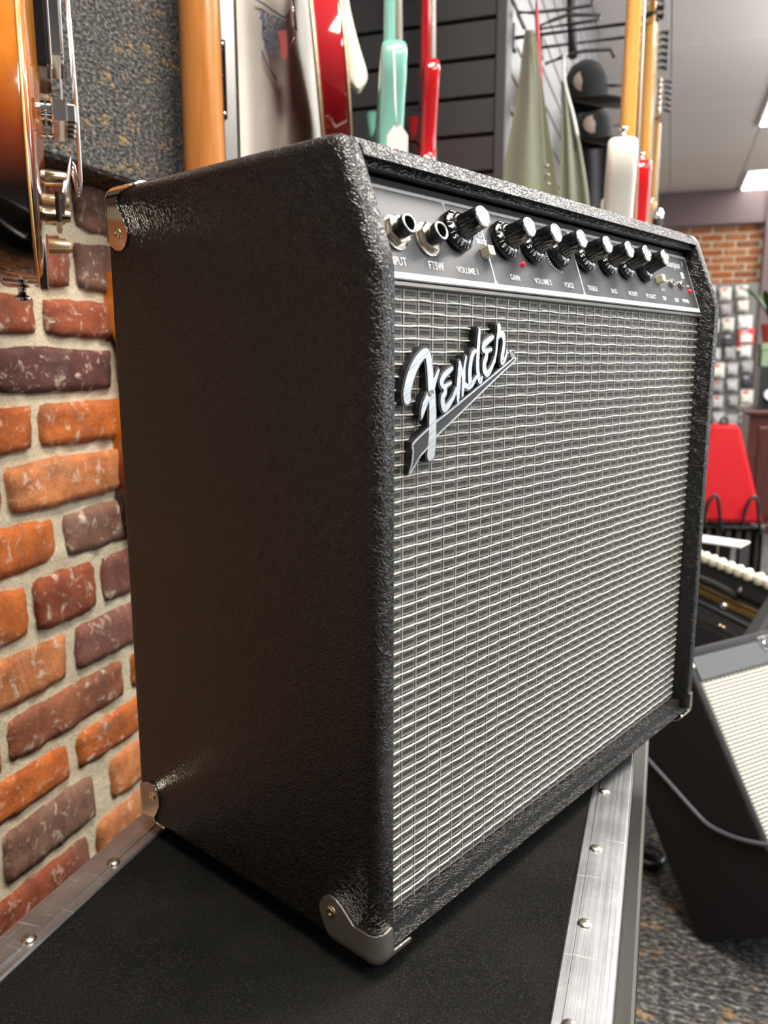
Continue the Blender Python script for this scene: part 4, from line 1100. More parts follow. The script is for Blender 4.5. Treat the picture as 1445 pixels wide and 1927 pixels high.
# red semi-hollow seen edge-on
wr = wdir(67.5); pe = atd(624, 95, 1.02)
gR, hzR = guitar('semi_hollow_guitar', 'cherry red semi-hollow guitar with cream binding seen edge-on in front of the white shirt', pe + wr * .183 - V((0, 0, .12)), 67.5, SEMI, .046, .40, CHERRY, CHERRY, ROSE, binding=IVORY, nlen=.40, head='both', hw=False); gR.scale = (.9, .9, .9); gR.rotation_euler.x = math.radians(-5); gR.location = gR.location + ndir(67.5) * .010
wt = wdir(64); ph = atd(742, 76, 1.42)
gT, hzT = guitar('electric_guitar', 'seafoam green electric guitar hanging with a blank price tag', ph + wt * .142 - V((0, 0, .407)), 64, STRAT, .044, .30, TEAL, TEAL, ROSE, nlen=.40, pgm=MINT, bev=.010, horn_button=False)
ws = wdir(66); ph2 = atd(812, 110, 1.72)
gS, hzS = guitar('electric_guitar', 'scarlet electric guitar with red neck in front of the charcoal slat panel', ph2 + ws * .142 - V((0, 0, .407)), 66, STRAT, .034, .30, SCAR, SCAR, ROSE, nlen=.40, bev=.009, pick=(.15, .24), horn_button=False)
# price tag on the green guitar
ptg = atd(748, 262, 1.33)
tg = thing('price_tag', 'pale hexagonal price tag hanging on a cord from the seafoam green guitar', 'tag', ptg)
tg.rotation_euler = (0, 0, YAW)
bm = B(); prism(bm, [(-.017, -.045), (.017, -.045), (.017, .006), (.006, .0205), (-.006, .0205), (-.017, .006)], lambda x, z, h: V((x, h, z)), -.0005, .0005); obj('card', bm, TAGP, tg)
bm = B(); tube(bm, [(-.001, 0, .018), (-.004, .004, .06), (-.0055, .03, .13), (-.006, .085, .172)], .0013, 6); obj('cord', bm, WHITEP, tg, smooth=True)

# row of guitars hung along the slat wall on the right
row = [(1172, 258, 1.28, WHT, MAPLE2, MAPLE2, MINT, 'vintage white electric guitar with golden maple neck, nearest in the row along the slat wall', 84, -.395),
       (1207, 300, 1.88, BRED, MAPLE2, MAPLE2, MINT, 'bright red electric guitar hanging behind the white one', 84, -.395)]
hang = []
for px_, py_, d_, bmat, nmat, fmat, pg, lab, an, hz0 in row:
    wv = wdir(an); p = atd(px_, py_, d_)
    g_, hz_ = guitar('electric_guitar', lab, p + wv * .142 - V((0, 0, .407)), an, STRAT, .046, .30, bmat, nmat, fmat, nlen=.44, pgm=pg, bev=.010, group='guitars in a row along the slat wall')
    hang.append((g_, hz_))
for px_, py_, d_, bmat, lab in ((1203, 60, 2.36, NAT, 'natural wood electric guitar, third along the slat wall, its headstock at the top'), (1217, 150, 2.85, SUNB, 'sunburst electric guitar, fourth along the slat wall'), (1229, 225, 3.4, NAT, 'natural wood electric guitar farthest along the slat wall')):
    p = atd(px_, py_, d_)
    g_, hz_ = guitar('electric_guitar', lab, p - V((0, 0, .74 + .02)), 84, STRAT, .046, .30, bmat, MAPLE2, MAPLE2, nlen=.44, pgm=MINT, keyface=True, group='guitars in a row along the slat wall')
    hang.append((g_, hz_))
names = ['white', 'bright red', 'third natural', 'fourth sunburst', 'farthest natural']
for (g_, hz_), nm in zip(hang, names):
    wall_hanger(g_.location + V((0, -.0, 0)), XS, 'padded hook holding the %s guitar on the slat wall' % nm, g_.location.z + hz_ + .01)
for g_, hz_, nm, xw in ((gN, hzN, 'amber-necked', XW + .062), (gR, hzR, 'cherry semi-hollow', XW + .062), (gT, hzT, 'seafoam green', XW + .062), (gS, hzS, 'scarlet', XW + .062)):
    wall_hanger(g_.location + (V((-.03, 0, 0)) if nm == 'amber-necked' else V((0, 0, 0))), xw, 'padded hook holding the %s guitar on the carpeted wall' % nm, g_.location.z + hz_ + .01)

# ================================================================== clothes
def fabric(name, c, wr=.0012, sc=40):
    m = M(name, c, .9, spec=.2); v = m.coord()
    a = m.noise(v, sc, 3, .5, .8); f = m.noise(v, 900, 2)
    m.bump(a.outputs['Fac'], .22, .006, m.bump(f.outputs['Fac'], .3, .0006)); m.set('Sheen Weight', .2)
    return m.m
SHIRT = fabric('white_cotton', (.58, .56, .52, 1)); SLEEVE = fabric('cream_cotton', (.78, .74, .62, 1)); OLIVE = fabric('sage_green_canvas', (.150, .158, .108, 1)); NAVY = fabric('navy_cloth', (.012, .012, .018, 1))
def cloth(name, rows, depth, mat, parent=None, nx=28, th_=.004):
    """Hanging cloth: rows of (y, x_left, x_right) in the photograph at the cloth's own distance; depth(s, k) adds folds."""
    bm = B(); F, Bk = [], []
    rr = spline(rows, 5)
    for i, (y, xl_, xr_) in enumerate(rr):
        k = i / (len(rr) - 1)
        f_, b_ = [], []
        for j in range(nx + 1):
            s = j / nx; x = xl_ + (xr_ - xl_) * s; d = depth(s, k)
            f_.append(bm.verts.new(atd(x, y, d))); b_.append(bm.verts.new(atd(x, y, d) + FWD * (th_ + .02 * math.sin(math.pi * s))))
        F.append(f_); Bk.append(b_)
    R_ = len(rr)
    for i in range(R_ - 1):
        for j in range(nx):
            bm.faces.new((F[i][j], F[i + 1][j], F[i + 1][j + 1], F[i][j + 1])); bm.faces.new((Bk[i][j], Bk[i][j + 1], Bk[i + 1][j + 1], Bk[i + 1][j]))
        bm.faces.new((F[i][0], Bk[i][0], Bk[i + 1][0], F[i + 1][0])); bm.faces.new((F[i][nx], F[i + 1][nx], Bk[i + 1][nx], Bk[i][nx]))
    for j in range(nx):
        bm.faces.new((F[0][j], F[0][j + 1], Bk[0][j + 1], Bk[0][j])); bm.faces.new((F[-1][j], Bk[-1][j], Bk[-1][j + 1], F[-1][j + 1]))
    bmesh.ops.recalc_face_normals(bm, faces=bm.faces[:])
    return obj(name, bm, mat, parent, smooth=True)
sh = thing('t_shirt', 'white T-shirt with a blue and red print hanging behind the guitar necks', 'shirt', (0, 0, 0))
def shz(s): return 1.12 + .12 * s / .52 if s < .52 else 1.24 + .14 * (s - .52) / .24
def shd(s, k):
    fold = .035 * max(0, s - .52) / .48 * 2.2
    return shz(s) + .006 * math.sin(s * 17 + k * 2) + .004 * math.sin(s * 31)
cloth('shirt_body', [(-90, 425, 640), (0, 425, 640), (120, 430, 640), (220, 434, 640), (330, 438, 640), (460, 440, 640)], shd, SHIRT, sh, 40)
cloth('sleeve', [(-70, 640, 652), (0, 640, 656), (80, 642, 674), (130, 645, 689), (150, 650, 690), (165, 664, 682)], lambda s, k: 1.60 - .015 * math.sin(math.pi * s), SLEEVE, sh, 12)
BLUEI = simple('blue_ink', (.06, .13, .24, 1), .8); REDI = simple('faded_red_ink', (.62, .25, .18, 1), .8)
def shirt_txt(s, px_, py_, size, ang, mat, d=None, sx=.62):
    d = shz((px_ - 430) / 210) - .012
    me = text_mesh(s, size, 0, 0, 'CENTER', .0003, sx)
    c = atd(px_, py_, d)
    m = Matrix((RGT, UPV, -FWD)).transposed().to_4x4()
    me.transform(Matrix.Translation(c) @ m @ Matrix.Rotation(math.radians(ang), 4, 'Z')); me.materials.clear(); me.materials.append(mat)
    return obj('print', me, None, sh)
shirt_txt('SINCE', 500, 37, .026, -24, BLUEI); shirt_txt('18', 525, 48, .022, -18, BLUEI, sx=.7)
shirt_txt('MUSIC', 503, 66, .022, -35, BLUEI); shirt_txt('THINGS', 506, 88, .017, -42, BLUEI, sx=.5)
for pts, mat in (([(480, -2), (500, 10), (520, 24), (537, 33), (545, 20)], BLUEI), ([(493, 95), (499, 112), (508, 130), (520, 148)], BLUEI), ([(495, 113), (504, 132), (514, 146), (521, 156)], REDI)):
    bm = B(); tube(bm, [atd(x, y, shz((x - 430) / 210) - .009) for x, y in spline(pts, 4)], .0011, 5); obj('print', bm, mat, sh, smooth=True)
bm = B(); tube(bm, [atd(478, 10, 1.19), atd(479, 16, 1.19)], .002, 6); obj('print', bm, REDI, sh)
bm = B(); tube(bm, spline([tuple(atd(440, -95, 1.15)), tuple(atd(530, -150, 1.30)), tuple(atd(640, -95, 1.50))], 4), .005, 8); obj('hanger', bm, BLACKM, sh, smooth=True)

dh = thing('display_hook', 'chrome display hook with a red tip in front of the white shirt', 'hook', (0, 0, 0))
bm = B(); tube(bm, [atd(549, -60, 1.16), atd(552, 20, 1.16), atd(556, 58, 1.16)], .0032, 8); obj('rod', bm, CHROME, dh, smooth=True)
bm = B(); tube(bm, [atd(557, 60, 1.16), atd(554, 72, 1.16), atd(546, 90, 1.16)], .0015, 6); obj('pin', bm, STEEL, dh, smooth=True)
bm = B(); pp = [(524, 57), (538, 57), (541, 80), (541, 105), (537, 113), (532, 112), (529, 100)]
a_ = [bm.verts.new(atd(x, y, 1.155)) for x, y in pp]; b_ = [bm.verts.new(atd(x, y, 1.165)) for x, y in pp]; bm.faces.new(a_); bm.faces.new(b_[::-1])
for i in range(len(pp)): bm.faces.new((a_[i], b_[i], b_[(i + 1) % len(pp)], a_[(i + 1) % len(pp)]))
bmesh.ops.recalc_face_normals(bm, faces=bm.faces[:]); obj('red_tip', bm, simple('red_plastic', (.42, .015, .02, 1), .35), dh)

# metal upright strip beside the maple neck
up0 = atd(433, 295, 1.075); up1 = atd(423, 0, 1.075)
ms = thing('metal_upright', 'slotted silver metal upright standing beside the amber maple neck', 'shelf upright', (up0.x, up0.y, .2))
ms.rotation_euler = (0, 0, YAW + .25)
hh_ = up1.z - .2 + .5
bm = B(); box(bm, (-.013, -.004, 0), (.012, .012, hh_), .002, 2); obj('channel', bm, simple('satin_aluminium', (.62, .61, .58, 1), .3, 1), ms)
bm = B(); box(bm, (.0105, -.0075, 0), (.0135, -.003, hh_), .001, 1); obj('edge_bead', bm, CHROME, ms)
for q in range(6):
    z = up0.z - .2 + .045 + q * .17
    bm = B(); box(bm, (-.010, -.0065, z), (-.002, -.0035, z + .095), .001, 1); sl = obj('slot_plate', bm, BLACKP, ms)
    for zz_ in (z + .006, z + .089):
        bm = B(); lathe(bm, [(0, .002), (.002, .0015), (.0028, 0)], 10, Matrix.Translation((-.006, -.0065, zz_)) @ Matrix.Rotation(math.pi / 2, 4, 'X')); obj('screw', bm, CHROME, sl, smooth=True)

# two sage jackets, rack arms, caps
def jk(s, k): return 1.62 + .012 * math.sin(s * 9 + 1) * (.3 + k) + .05 * abs(s - .68)
j1 = thing('jacket', 'sage green canvas jacket hanging nearest on the black rack', 'jacket', (0, 0, 0), 0, 'sage jackets on the rack')
cloth('jacket_panel', [(56, 988, 1006), (90, 984, 1011), (140, 978, 1018), (180, 973, 1024), (250, 960, 1034), (320, 948, 1046), (420, 938, 1058)], jk, OLIVE, j1, 30)
bm = B(); tube(bm, [atd(x, y, 1.605) for x, y in spline([(1004, 62), (1010, 110), (1016, 178), (1020, 250), (1026, 340)], 4)], .0022, 6); obj('placket_seam', bm, OLIVE, j1, smooth=True)
for q in range(3):
    bm = B(); lathe(bm, [(0, .002), (.003, .0015), (.004, 0)], 12, Matrix.Translation(atd(1029 + q * 1.5, 312 + q * 17, 1.6)) @ Matrix((RGT, UPV, -FWD)).transposed().to_4x4()); obj('button', bm, simple('tarnished_button', (.22, .21, .17, 1), .4, 1) if q == 0 else bpy.data.materials['tarnished_button'], j1, smooth=True)
bm = B(); tube(bm, [atd(x, y, 1.64) for x, y in ((1009, -40), (1010, 30), (1013, 90), (1017, 140), (1018, 172))], .0042, 8); obj('red_strap', bm, simple('red_webbing', (.36, .02, .035, 1), .6), j1, smooth=True)
j2 = thing('jacket', 'sage green canvas jacket on a white hanger farther back on the rack', 'jacket', (0, 0, 0), 0, 'sage jackets on the rack')
cloth('jacket_panel', [(165, 1060, 1066), (200, 1058, 1076), (260, 1056, 1090), (320, 1054, 1101), (370, 1053, 1108), (440, 1052, 1114)], lambda s, k: 2.05 + .10 * s + .02 * math.sin(s * 12), OLIVE, j2, 24)
bm = B(); tube(bm, [atd(x, y, 2.09) for x, y in spline([(1068, 103), (1061, 108), (1062, 150), (1068, 178), (1078, 215), (1087, 258)], 4)], .0042, 8); obj('hanger', bm, simple('white_plastic', (.7, .7, .7, 1), .35), j2, smooth=True)
rk = thing('clothes_rack', 'black metal clothes rack arms holding the sage jackets', 'rack', (XS, onx(1075, 60, XS + .02).y, ZF))
def rko(name, pts, d, r):
    bm = B(); tube(bm, [atd(x, y, d) - V(rk.location) for x, y in pts], r, 8); return obj(name, bm, BLACKM, rk, smooth=True)
rko('upright', [(1072, -60), (1074, 0), (1078, 108)], 2.15, .012)
rko('arm', [(975, 23), (1000, 24), (1070, 17), (1113, 10), (1115, 2)], 2.0, .004)
rko('arm', [(1008, 52), (1040, 38), (1068, 28), (1128, 28)], 2.0, .0045)
rko('arm', [(1012, 55), (1070, 46), (1124, 38), (1130, 28)], 2.05, .004)
rko('arm', [(1026, 120), (1052, 110), (1078, 100), (1100, 96), (1148, 93), (1156, 108)], 2.1, .0045)
rko('arm', [(962, 0), (975, 30), (986, 54)], 1.85, .003)
rko('arm', [(1128, 160), (1158, 160)], 2.3, .004)
cap_pos = [(1102, 152, 2.35, 'black baseball cap with a pale front panel on the rack', True), (1116, 232, 2.75, 'dark cap with a beige patch hanging under the black baseball cap', False)]
BEIGE = fabric('beige_patch', (.30, .24, .20, 1)); BLKC = fabric('black_twill', (.012, .013, .014, 1))
for px_, py_, d_, lab, pale in cap_pos:
    c_ = atd(px_, py_, d_)
    t = thing('baseball_cap', lab, 'cap', c_ - V((0, 0, .06)), YAW, 'caps on the rack')
    bm = B(); lathe(bm, [(.088, -.005), (.09, .02), (.083, .06), (.06, .095), (.025, .112), (0, .115)], 26); bm.transform(Matrix.Diagonal((.75, .9, 1, 1))); obj('crown', bm, BLKC, t, smooth=True)
    bm = B(); prism(bm, smooth_poly([(-.06, -.03), (.0, -.075), (.07, -.09), (.13, -.05), (.14, -.01), (.06, .02)], 2), lambda x, y, h: V((x, y, h - .3 * max(0, x) ** 1.0 * .35)), -.004, .004, .002, 1); obj('brim', bm, BLKC, t, ang=50)
    bm = B(); lathe(bm, [(.03, 0), (.028, .004), (0, .008)], 20, Matrix.Translation((-.02, -.082 + (.018 if pale else .012), .038)) @ Matrix.Rotation(math.radians(78), 4, 'X')); obj('front_panel', bm, BEIGE, t, smooth=True)
    bm = B(); lathe(bm, [(.006, 0), (.005, .004), (0, .005)], 10, Matrix.Translation((0, 0, .114))); obj('top_button', bm, BLKC, t)
ds = tag(cloth('folded_shirt', [(205, 1062, 1138), (240, 1062, 1142), (300, 1064, 1150), (380, 1066, 1150), (460, 1066, 1150)], lambda s, k: 3.0 + .03 * math.sin(s * 9), NAVY, None, 16), 'dark navy shirt hanging at the back of the rack', 'shirt')

# ================================================================== second amplifier, tilted back on the floor
K = onz(1310, 1770, ZF); T2 = math.radians(35); A2 = 42
w2 = az(A2); fd = az(A2 + 90); z_ = V((0, 0, 1))
f2 = fd * math.cos(T2) + z_ * math.sin(T2); u2 = z_ * math.cos(T2) - fd * math.sin(T2)
D2, H2, W2 = .252, .50, .33
amp2 = thing('tilted_amplifier', 'dark amplifier with pale woven grille leaning back on the carpet beside the flight case', 'amplifier', K)
def q2(a, b, c): return w2 * a + f2 * b + u2 * c     # a: width, b: towards the front, c: up the cabinet
def box2(bm, lo, hi, bev=.004, seg=2):
    box(bm, lo, hi, bev, seg)
    for v in bm.verts: v.co = q2(v.co.x, v.co.y, v.co.z)
    return bm
def o2(name, bm, mat, **k): return obj(name, bm, mat, amp2, **k)
TX2 = tolex_mat('grey_black_vinyl', (.008, .008, .009, 1), 260, rough=.5, st=.5, spec=.35)
bm = B(); box2(bm, (0, 0, 0), (.018, D2, H2), .009, 4); o2('side_panel', bm, TX2, ang=50)
bm = B(); box2(bm, (W2 - .018, 0, 0), (W2, D2, H2), .009, 4); o2('side_panel', bm, TX2, ang=50)
bm = B(); box2(bm, (.0175, 0, H2 - .018), (W2 - .0175, D2, H2), .003); o2('top_panel', bm, TX2, ang=50)
bm = B(); box2(bm, (.0175, 0, 0), (W2 - .0175, D2, .018), .003); o2('bottom_panel', bm, TX2, ang=50)
bm = B(); box2(bm, (.0175, .004, .0175), (W2 - .0175, .016, H2 - .0175), .001); o2('back_panel', bm, TX2)
GREYV = tolex_mat('slate_vinyl_band', (.075, .078, .085, 1), 260, rough=.5, st=.4)
bm = B(); box2(bm, (.0175, D2 - .012, H2 - .062), (W2 - .0175, D2 - .0005, H2 - .016), .002); o2('fascia', bm, GREYV)
bm = B(); box2(bm, (.0175, D2 - .020, .017), (W2 - .0175, D2 - .006, H2 - .061), .001); g2 = o2('grille_cloth', bm, simple('grey_grille_backing', (.20, .19, .17, 1), .8))  # plain grey backing behind the pale strands
bm = B(); c = .022
PALE = M('pale_silver_strand', (.70, .68, .61, 1), .4).m
while c < H2 - .064:
    pts = [q2(.0185 + q * .0062, D2 - .0055 + .0007 * (1 if q % 2 else -.2), c) for q in range(int((W2 - .037) / .0062) + 1)]
    tube(bm, pts, .0017, 5, False); c += .0068
o = obj('horizontal_strands', bm, PALE, g2, smooth=True); o['kind'] = 'stuff'
bm = B(); a = .026
while a < W2 - .02:
    tube(bm, [q2(a, D2 - .0048, .019), q2(a, D2 - .0048, H2 - .063)], .0008, 4, False); a += .0124
o = obj('vertical_threads', bm, PALE, g2); o['kind'] = 'stuff'
# badge plate on the fascia
ca = (aV,)  # (kept for symmetry)
def fascia_at(px_, py_):
    d = ray(px_, py_); nrm = f2; p0_ = K + f2 * (D2 - .0005); t_ = (p0_ - CAM).dot(nrm) / d.dot(nrm); p = CAM + d * t_ - K
    return p.dot(w2), p.dot(u2)
ba, bc = fascia_at(1432, 1212)
bm = B(); pl_ = smooth_poly([(ba, bc - .014), (ba + .012, bc - .0155), (ba + .09, bc - .0155), (ba + .09, bc + .0145), (ba - .004, bc + .0145), (ba - .005, bc + .010)], 1)
prism(bm, pl_, lambda x, y, h: q2(x, h, y), D2 - .0006, D2 + .0012, .0005, 1); bp = o2('badge', bm, CHROME)
bm = B(); prism(bm, [(ba + (x - ba) * .96 + .003, bc + (y - bc) * .78) for x, y in pl_], lambda x, y, h: q2(x, h, y), D2 + .0011, D2 + .0014); obj('badge_field', bm, BLACKM, bp)
bm = B()
lathe(bm, [(.0062, 0), (.0078, .0009), (.0092, 0)], 20, Matrix.Translation(q2(ba + .016, D2 + .0014, bc)) @ Matrix((w2, u2, f2)).transposed().to_4x4())
box_ = B(); box2(box_, (ba + .0148, D2 + .0012, bc - .010), (ba + .0172, D2 + .0024, bc + .010), .0003, 1); me_ = bpy.data.meshes.new('tmp'); box_.to_mesh(me_); box_.free(); bm.from_mesh(me_); bpy.data.meshes.remove(me_)
obj('badge_emblem', bm, CHROME, bp, smooth=False)
for px_, py_ in ((1313, 1252),):
    sa_, sc_ = fascia_at(px_, py_)
    bm = B(); lathe(bm, [(0, .004), (.004, .003), (.0052, 0)], 14, Matrix.Translation(q2(.009, D2 + .0004, sc_)) @ Matrix((w2, u2, f2)).transposed().to_4x4()); o2('screw', bm, NICKEL, smooth=True)
# tilt-back leg behind and cord over the side
bm = B(); pt = q2(W2 - .03, .03, H2 * .72); pb = V((pt.x, pt.y, ZF - K.z + .004)) - fd * .05
tube(bm, [pt, pb], .008, 8); o2('tilt_leg', bm, CHROME, smooth=True)
bm = B(); pt = q2(.06, -.01, H2 * .72); pb = V((pt.x, pt.y, ZF - K.z + .004)) - fd * .05
tube(bm, [pt, pb], .008, 8); o2('tilt_leg', bm, CHROME, smooth=True)
def side_at(px_, py_, off=.006):
    d = ray(px_, py_); p0_ = K - w2 * off; t_ = (p0_ - CAM).dot(w2) / d.dot(w2); return CAM + d * t_
cpts = [side_at(x, y) for x, y in ((1180, 1385), (1215, 1424), (1262, 1476), (1303, 1522), (1328, 1548), (1348, 1561), (1380, 1575), (1420, 1586), (1460, 1592), (1500, 1594))]
bm = B(); tube(bm, [V(p) for p in spline([tuple(p) for p in cpts], 4)], .0042, 8); tag(obj('power_cord', bm, simple('grey_cable', (.10, .10, .12, 1), .35), None, smooth=True), 'grey cord drooping along the dark side of the tilted amplifier', 'cord')
# small swivel caster seen past the case
cpos = onz(1222, 1625, ZF); cpos = V((cpos.x, cpos.y, ZF))
ct = thing('stand_foot', 'rubber-tipped stand foot on the carpet between the flight case and the tilted amplifier', 'stand foot', cpos)
bm = B(); lathe(bm, [(0, 0), (.028, 0), (.032, .006), (.030, .016), (.018, .024), (.012, .03), (0, .03)], 20); obj('foot', bm, RUBBER, ct, ang=40)
bm = B(); lathe(bm, [(.029, .015), (.0325, .019), (.029, .023)], 20); obj('metal_ring', bm, STEEL, ct, smooth=True)

# ================================================================== third amplifier: top with handle, gold strip and cream knobs
za = -.17
ka, kb_ = onz(1325, 1066, za), onz(1440, 1114, za)
ex = (kb_ - ka).normalized(); ey = V((-ex.y, ex.x, 0))      # ex: from far left to near right, ey: towards the back row of knobs
if ey.dot(V((1, .5, 0))) < 0: ey = -ey
kr = onz(1452, 1119, za)
am3 = thing('gold_trimmed_amplifier', 'black amplifier top with chrome-ended handle, gold strip and a row of cream knobs', 'amplifier', V((kr.x, kr.y, ZF)))
T3 = math.radians(58)
et = -ey * math.cos(T3) - V((0, 0, 1)) * math.sin(T3); nt = -ey * math.sin(T3) + V((0, 0, 1)) * math.cos(T3)
# local frame of the tilted cabinet: x along the row of knobs, y down the panel, z out of the panel; origin at the knob row
E3 = Matrix.Translation((0, 0, za - ZF)) @ Matrix((ex, et, nt)).transposed().to_4x4()
def o3(name, bm, mat, **k):
    bm.transform(E3); bmesh.ops.recalc_face_normals(bm, faces=bm.faces[:]); return obj(name, bm, mat, am3, **k)
bm = B(); box(bm, (-.60, -.03, -.15), (.005, .125, -.012), .006, 2); o3('cabinet', bm, TOLEX2)
bm = B(); box(bm, (-.60, -.018, -.02), (.005, .030, .0), .003, 2); o3('knob_rail', bm, BLACKM)
bm = B(); box(bm, (-.60, .044, -.02), (.005, .052, -.006), .002, 2); o3('gold_strip', bm, simple('brass_trim', (.52, .33, .11, 1), .35, 1))
bm = B(); box(bm, (-.60, .054, -.02), (.005, .068, -.006), .002, 2); o3('gold_strip', bm, bpy.data.materials['brass_trim'])
bm = B(); box(bm, (-.60, .080, -.02), (.005, .086, -.005), .002, 2); o3('edge_bead', bm, GREYV)
bm = B(); box(bm, (.0, -.035, -.155), (.045, .128, .012), .010, 3); o3('side_cheek', bm, GREYV)
hp = [(-.34, .045, -.01), (-.33, .043, .012), (-.30, .04, .022), (-.22, .036, .026), (-.15, .034, .022), (-.115, .034, .010), (-.11, .036, -.01)]
bm = B(); tube(bm, spline(hp, 6), [.009] * 37, 10); hdl = o3('handle', bm, RUBBER, smooth=True)
for hx, hy in ((-.098, .018), (-.122, .066), (-.35, .018), (-.35, .066)):
    bm = B(); lathe(bm, [(.010, -.002), (.010, .006), (.007, .012), (0, .014)], 16, Matrix.Translation((hx, hy, -.012))); bm.transform(E3); obj('chrome_cap', bm, CHROME, hdl, smooth=True)
CKN = simple('cream_knob', (.82, .79, .64, 1), .3)
for q in range(10):
    bm = B(); x = -.018 - q * .0335 - (.006 if q > 1 else 0)
    lathe(bm, [(.0, .0), (.0125, 0), (.0140, .005), (.0136, .016), (.0115, .0215), (.005, .0235), (0, .0235)], 20, Matrix.Translation((x, -.014, -.001)) @ Matrix.Rotation(math.radians(40), 4, 'X')); o3('cream_knob', bm, CKN, ang=40)
for x in (-.100, -.086):
    bm = B(); lathe(bm, [(.004, 0), (.005, .003), (.003, .006), (0, .007)], 12, Matrix.Translation((x, .112, -.012))); o3('corner_stud', bm, BRASSY, smooth=True)
zlow = min((E3 @ V((x, y, z))).z for x in (0,) for y in (.17,) for z in (-.22, -.012))
for x in (-.55, .02):
    for y, z in ((.0, -.14), (.12, -.10)):
        p = E3 @ V((x, y, z)); bm = B(); tube(bm, [p, V((p.x, p.y, .004))], .010, 8); obj('stand_leg', bm, BLACKM, am3, smooth=True)

# ================================================================== packaged boxes and a wire rack beyond
ctr = atd(1393, 1028, 2.75)
bx = thing('carton', 'black product carton with white top and vertical lettering behind the cream knobs', 'box', V((ctr.x, ctr.y, ctr.z - .135)))
EB = Matrix((az(112), az(22), V((0, 0, 1)))).transposed().to_4x4()
def ob(name, bm, mat, **k): bm.transform(EB); return obj(name, bm, mat, bx, **k)
bm = B(); box(bm, (-.26, .0, 0), (0, .10, .128), .002, 1); ob('carton_body', bm, BLACKM)
bm = B(); box(bm, (-.262, -.002, .128), (.002, .102, .135), .002, 1); ob('carton_lid', bm, WHITEF)
bm = B(); box(bm, (-.075, -.002, 0), (-.071, .001, .128)); ob('carton_seam', bm, simple('kraft_edge', (.35, .28, .2, 1), .7))
me = text_mesh('WARM AUDIO', .026, 0, 0, 'CENTER', .0006, .75)
me.transform(EB @ Matrix.Translation((-.022, -.0015, .066)) @ Matrix.Rotation(math.pi / 2, 4, 'X') @ Matrix.Rotation(-math.pi / 2, 4, 'Z')); me.materials.clear(); me.materials.append(simple('silver_print', (.5, .5, .52, 1), .4)); obj('lettering', me, None, bx)
cr = thing('storage_crate', 'dark storage crate under the black product carton', 'crate', (ctr.x, ctr.y, ZF))
hc = ctr.z - .135 - ZF
for q in range(4):
    bm = B(); box(bm, (-.27, -.005, q * hc / 4 + .004), (.01, .11, (q + 1) * hc / 4 - .002 if q < 3 else hc), .003, 1); bm.transform(EB); obj('crate_tier', bm, LAMB, cr)

# red case standing on a black rack
dR = 3.9
r0 = atd(1437, 986, dR); zb = r0.z
rc = thing('red_case', 'bright red tapered hard case standing in a black guitar rack', 'case', (0, 0, 0))
RH = atd(1380, 800, dR + .05).z - zb
l0 = atd(1260, 1012, dR + .12)
exr = (V((r0.x, r0.y, 0)) - V((l0.x, l0.y, 0))); Lr = exr.length; exr.normalize(); eyr = V((-exr.y, exr.x, 0))
if eyr.dot(FWD) < 0: eyr = -eyr
rc.location = (l0.x, l0.y, zb)
ER = Matrix((exr, eyr, V((0, 0, 1)))).transposed().to_4x4()
REDC = simple('red_hard_shell', (.50, .006, .012, 1), .5, spec=.2)
bm = B(); tw = .135 * Lr / .46
vs = [(0, 0, 0), (Lr, 0, 0), (Lr, .30, 0), (0, .30, 0), (Lr * .40, .09, RH), (Lr * .70, .09, RH), (Lr * .70, .22, RH), (Lr * .40, .22, RH)]
vv = [bm.verts.new(v) for v in vs]
for q in ((0, 3, 2, 1), (4, 5, 6, 7), (0, 1, 5, 4), (1, 2, 6, 5), (2, 3, 7, 6), (3, 0, 4, 7)): bm.faces.new([vv[i] for i in q])
bmesh.ops.bevel(bm, geom=bm.edges[:], offset=.014, segments=3, affect='EDGES'); bm.transform(ER); obj('shell', bm, REDC, rc, ang=40)
bm = B(); box(bm, (Lr * .50, .12, RH), (Lr * .60, .19, RH + .012), .004, 2); bm.transform(ER); obj('top_latch', bm, BLACKM, rc)
bm = B(); tube(bm, spline([(Lr * .51, .155, RH + .010), (Lr * .53, .155, RH + .03), (Lr * .57, .155, RH + .03), (Lr * .59, .155, RH + .010)], 4), .006, 8); bm.transform(ER); obj('handle', bm, BLACKM, rc, smooth=True)
gr = thing('guitar_rack', 'black tubular guitar rack with padded hooks under the red case', 'rack', (l0.x, l0.y, ZF))
def og(name, pts, r):
    bm = B(); tube(bm, pts, r, 8); bm.transform(ER); return obj(name, bm, BLACKM, gr, smooth=True)
ZB = zb - ZF
og('rail', [(-.1, -.02, ZB - .02), (Lr + .0, -.02, ZB - .02)], .016)
og('rail', [(-.1, .32, ZB - .02), (Lr + .0, .32, ZB - .02)], .016)
for q in range(9):
    x = Lr - .02 - q * .045
    bm = B(); box(bm, (x - .012, -.012, .02), (x + .012, .31, ZB - .034), .004, 1); bm.transform(ER); obj('side_slat', bm, simple('dark_brown_slat', (.035, .028, .025, 1), .6) if q == 0 else bpy.data.materials['dark_brown_slat'], gr)
for x, y in ((Lr * .98, -.02), (Lr * .98, .3), (0.0, -.02), (0.0, .3)):
    og('leg', [(x, y, ZB - .02), (x, y, .006)], .014)
for hx in (Lr * .45, Lr * .86):
    og('hook', spline([(hx - .05, -.06, ZB - .02), (hx - .035, -.06, ZB + .09), (hx - .01, -.055, ZB + .135), (hx + .012, -.05, ZB + .12), (hx + .03, -.04, ZB + .02), (hx + .045, -.03, ZB - .05)], 4), .009)
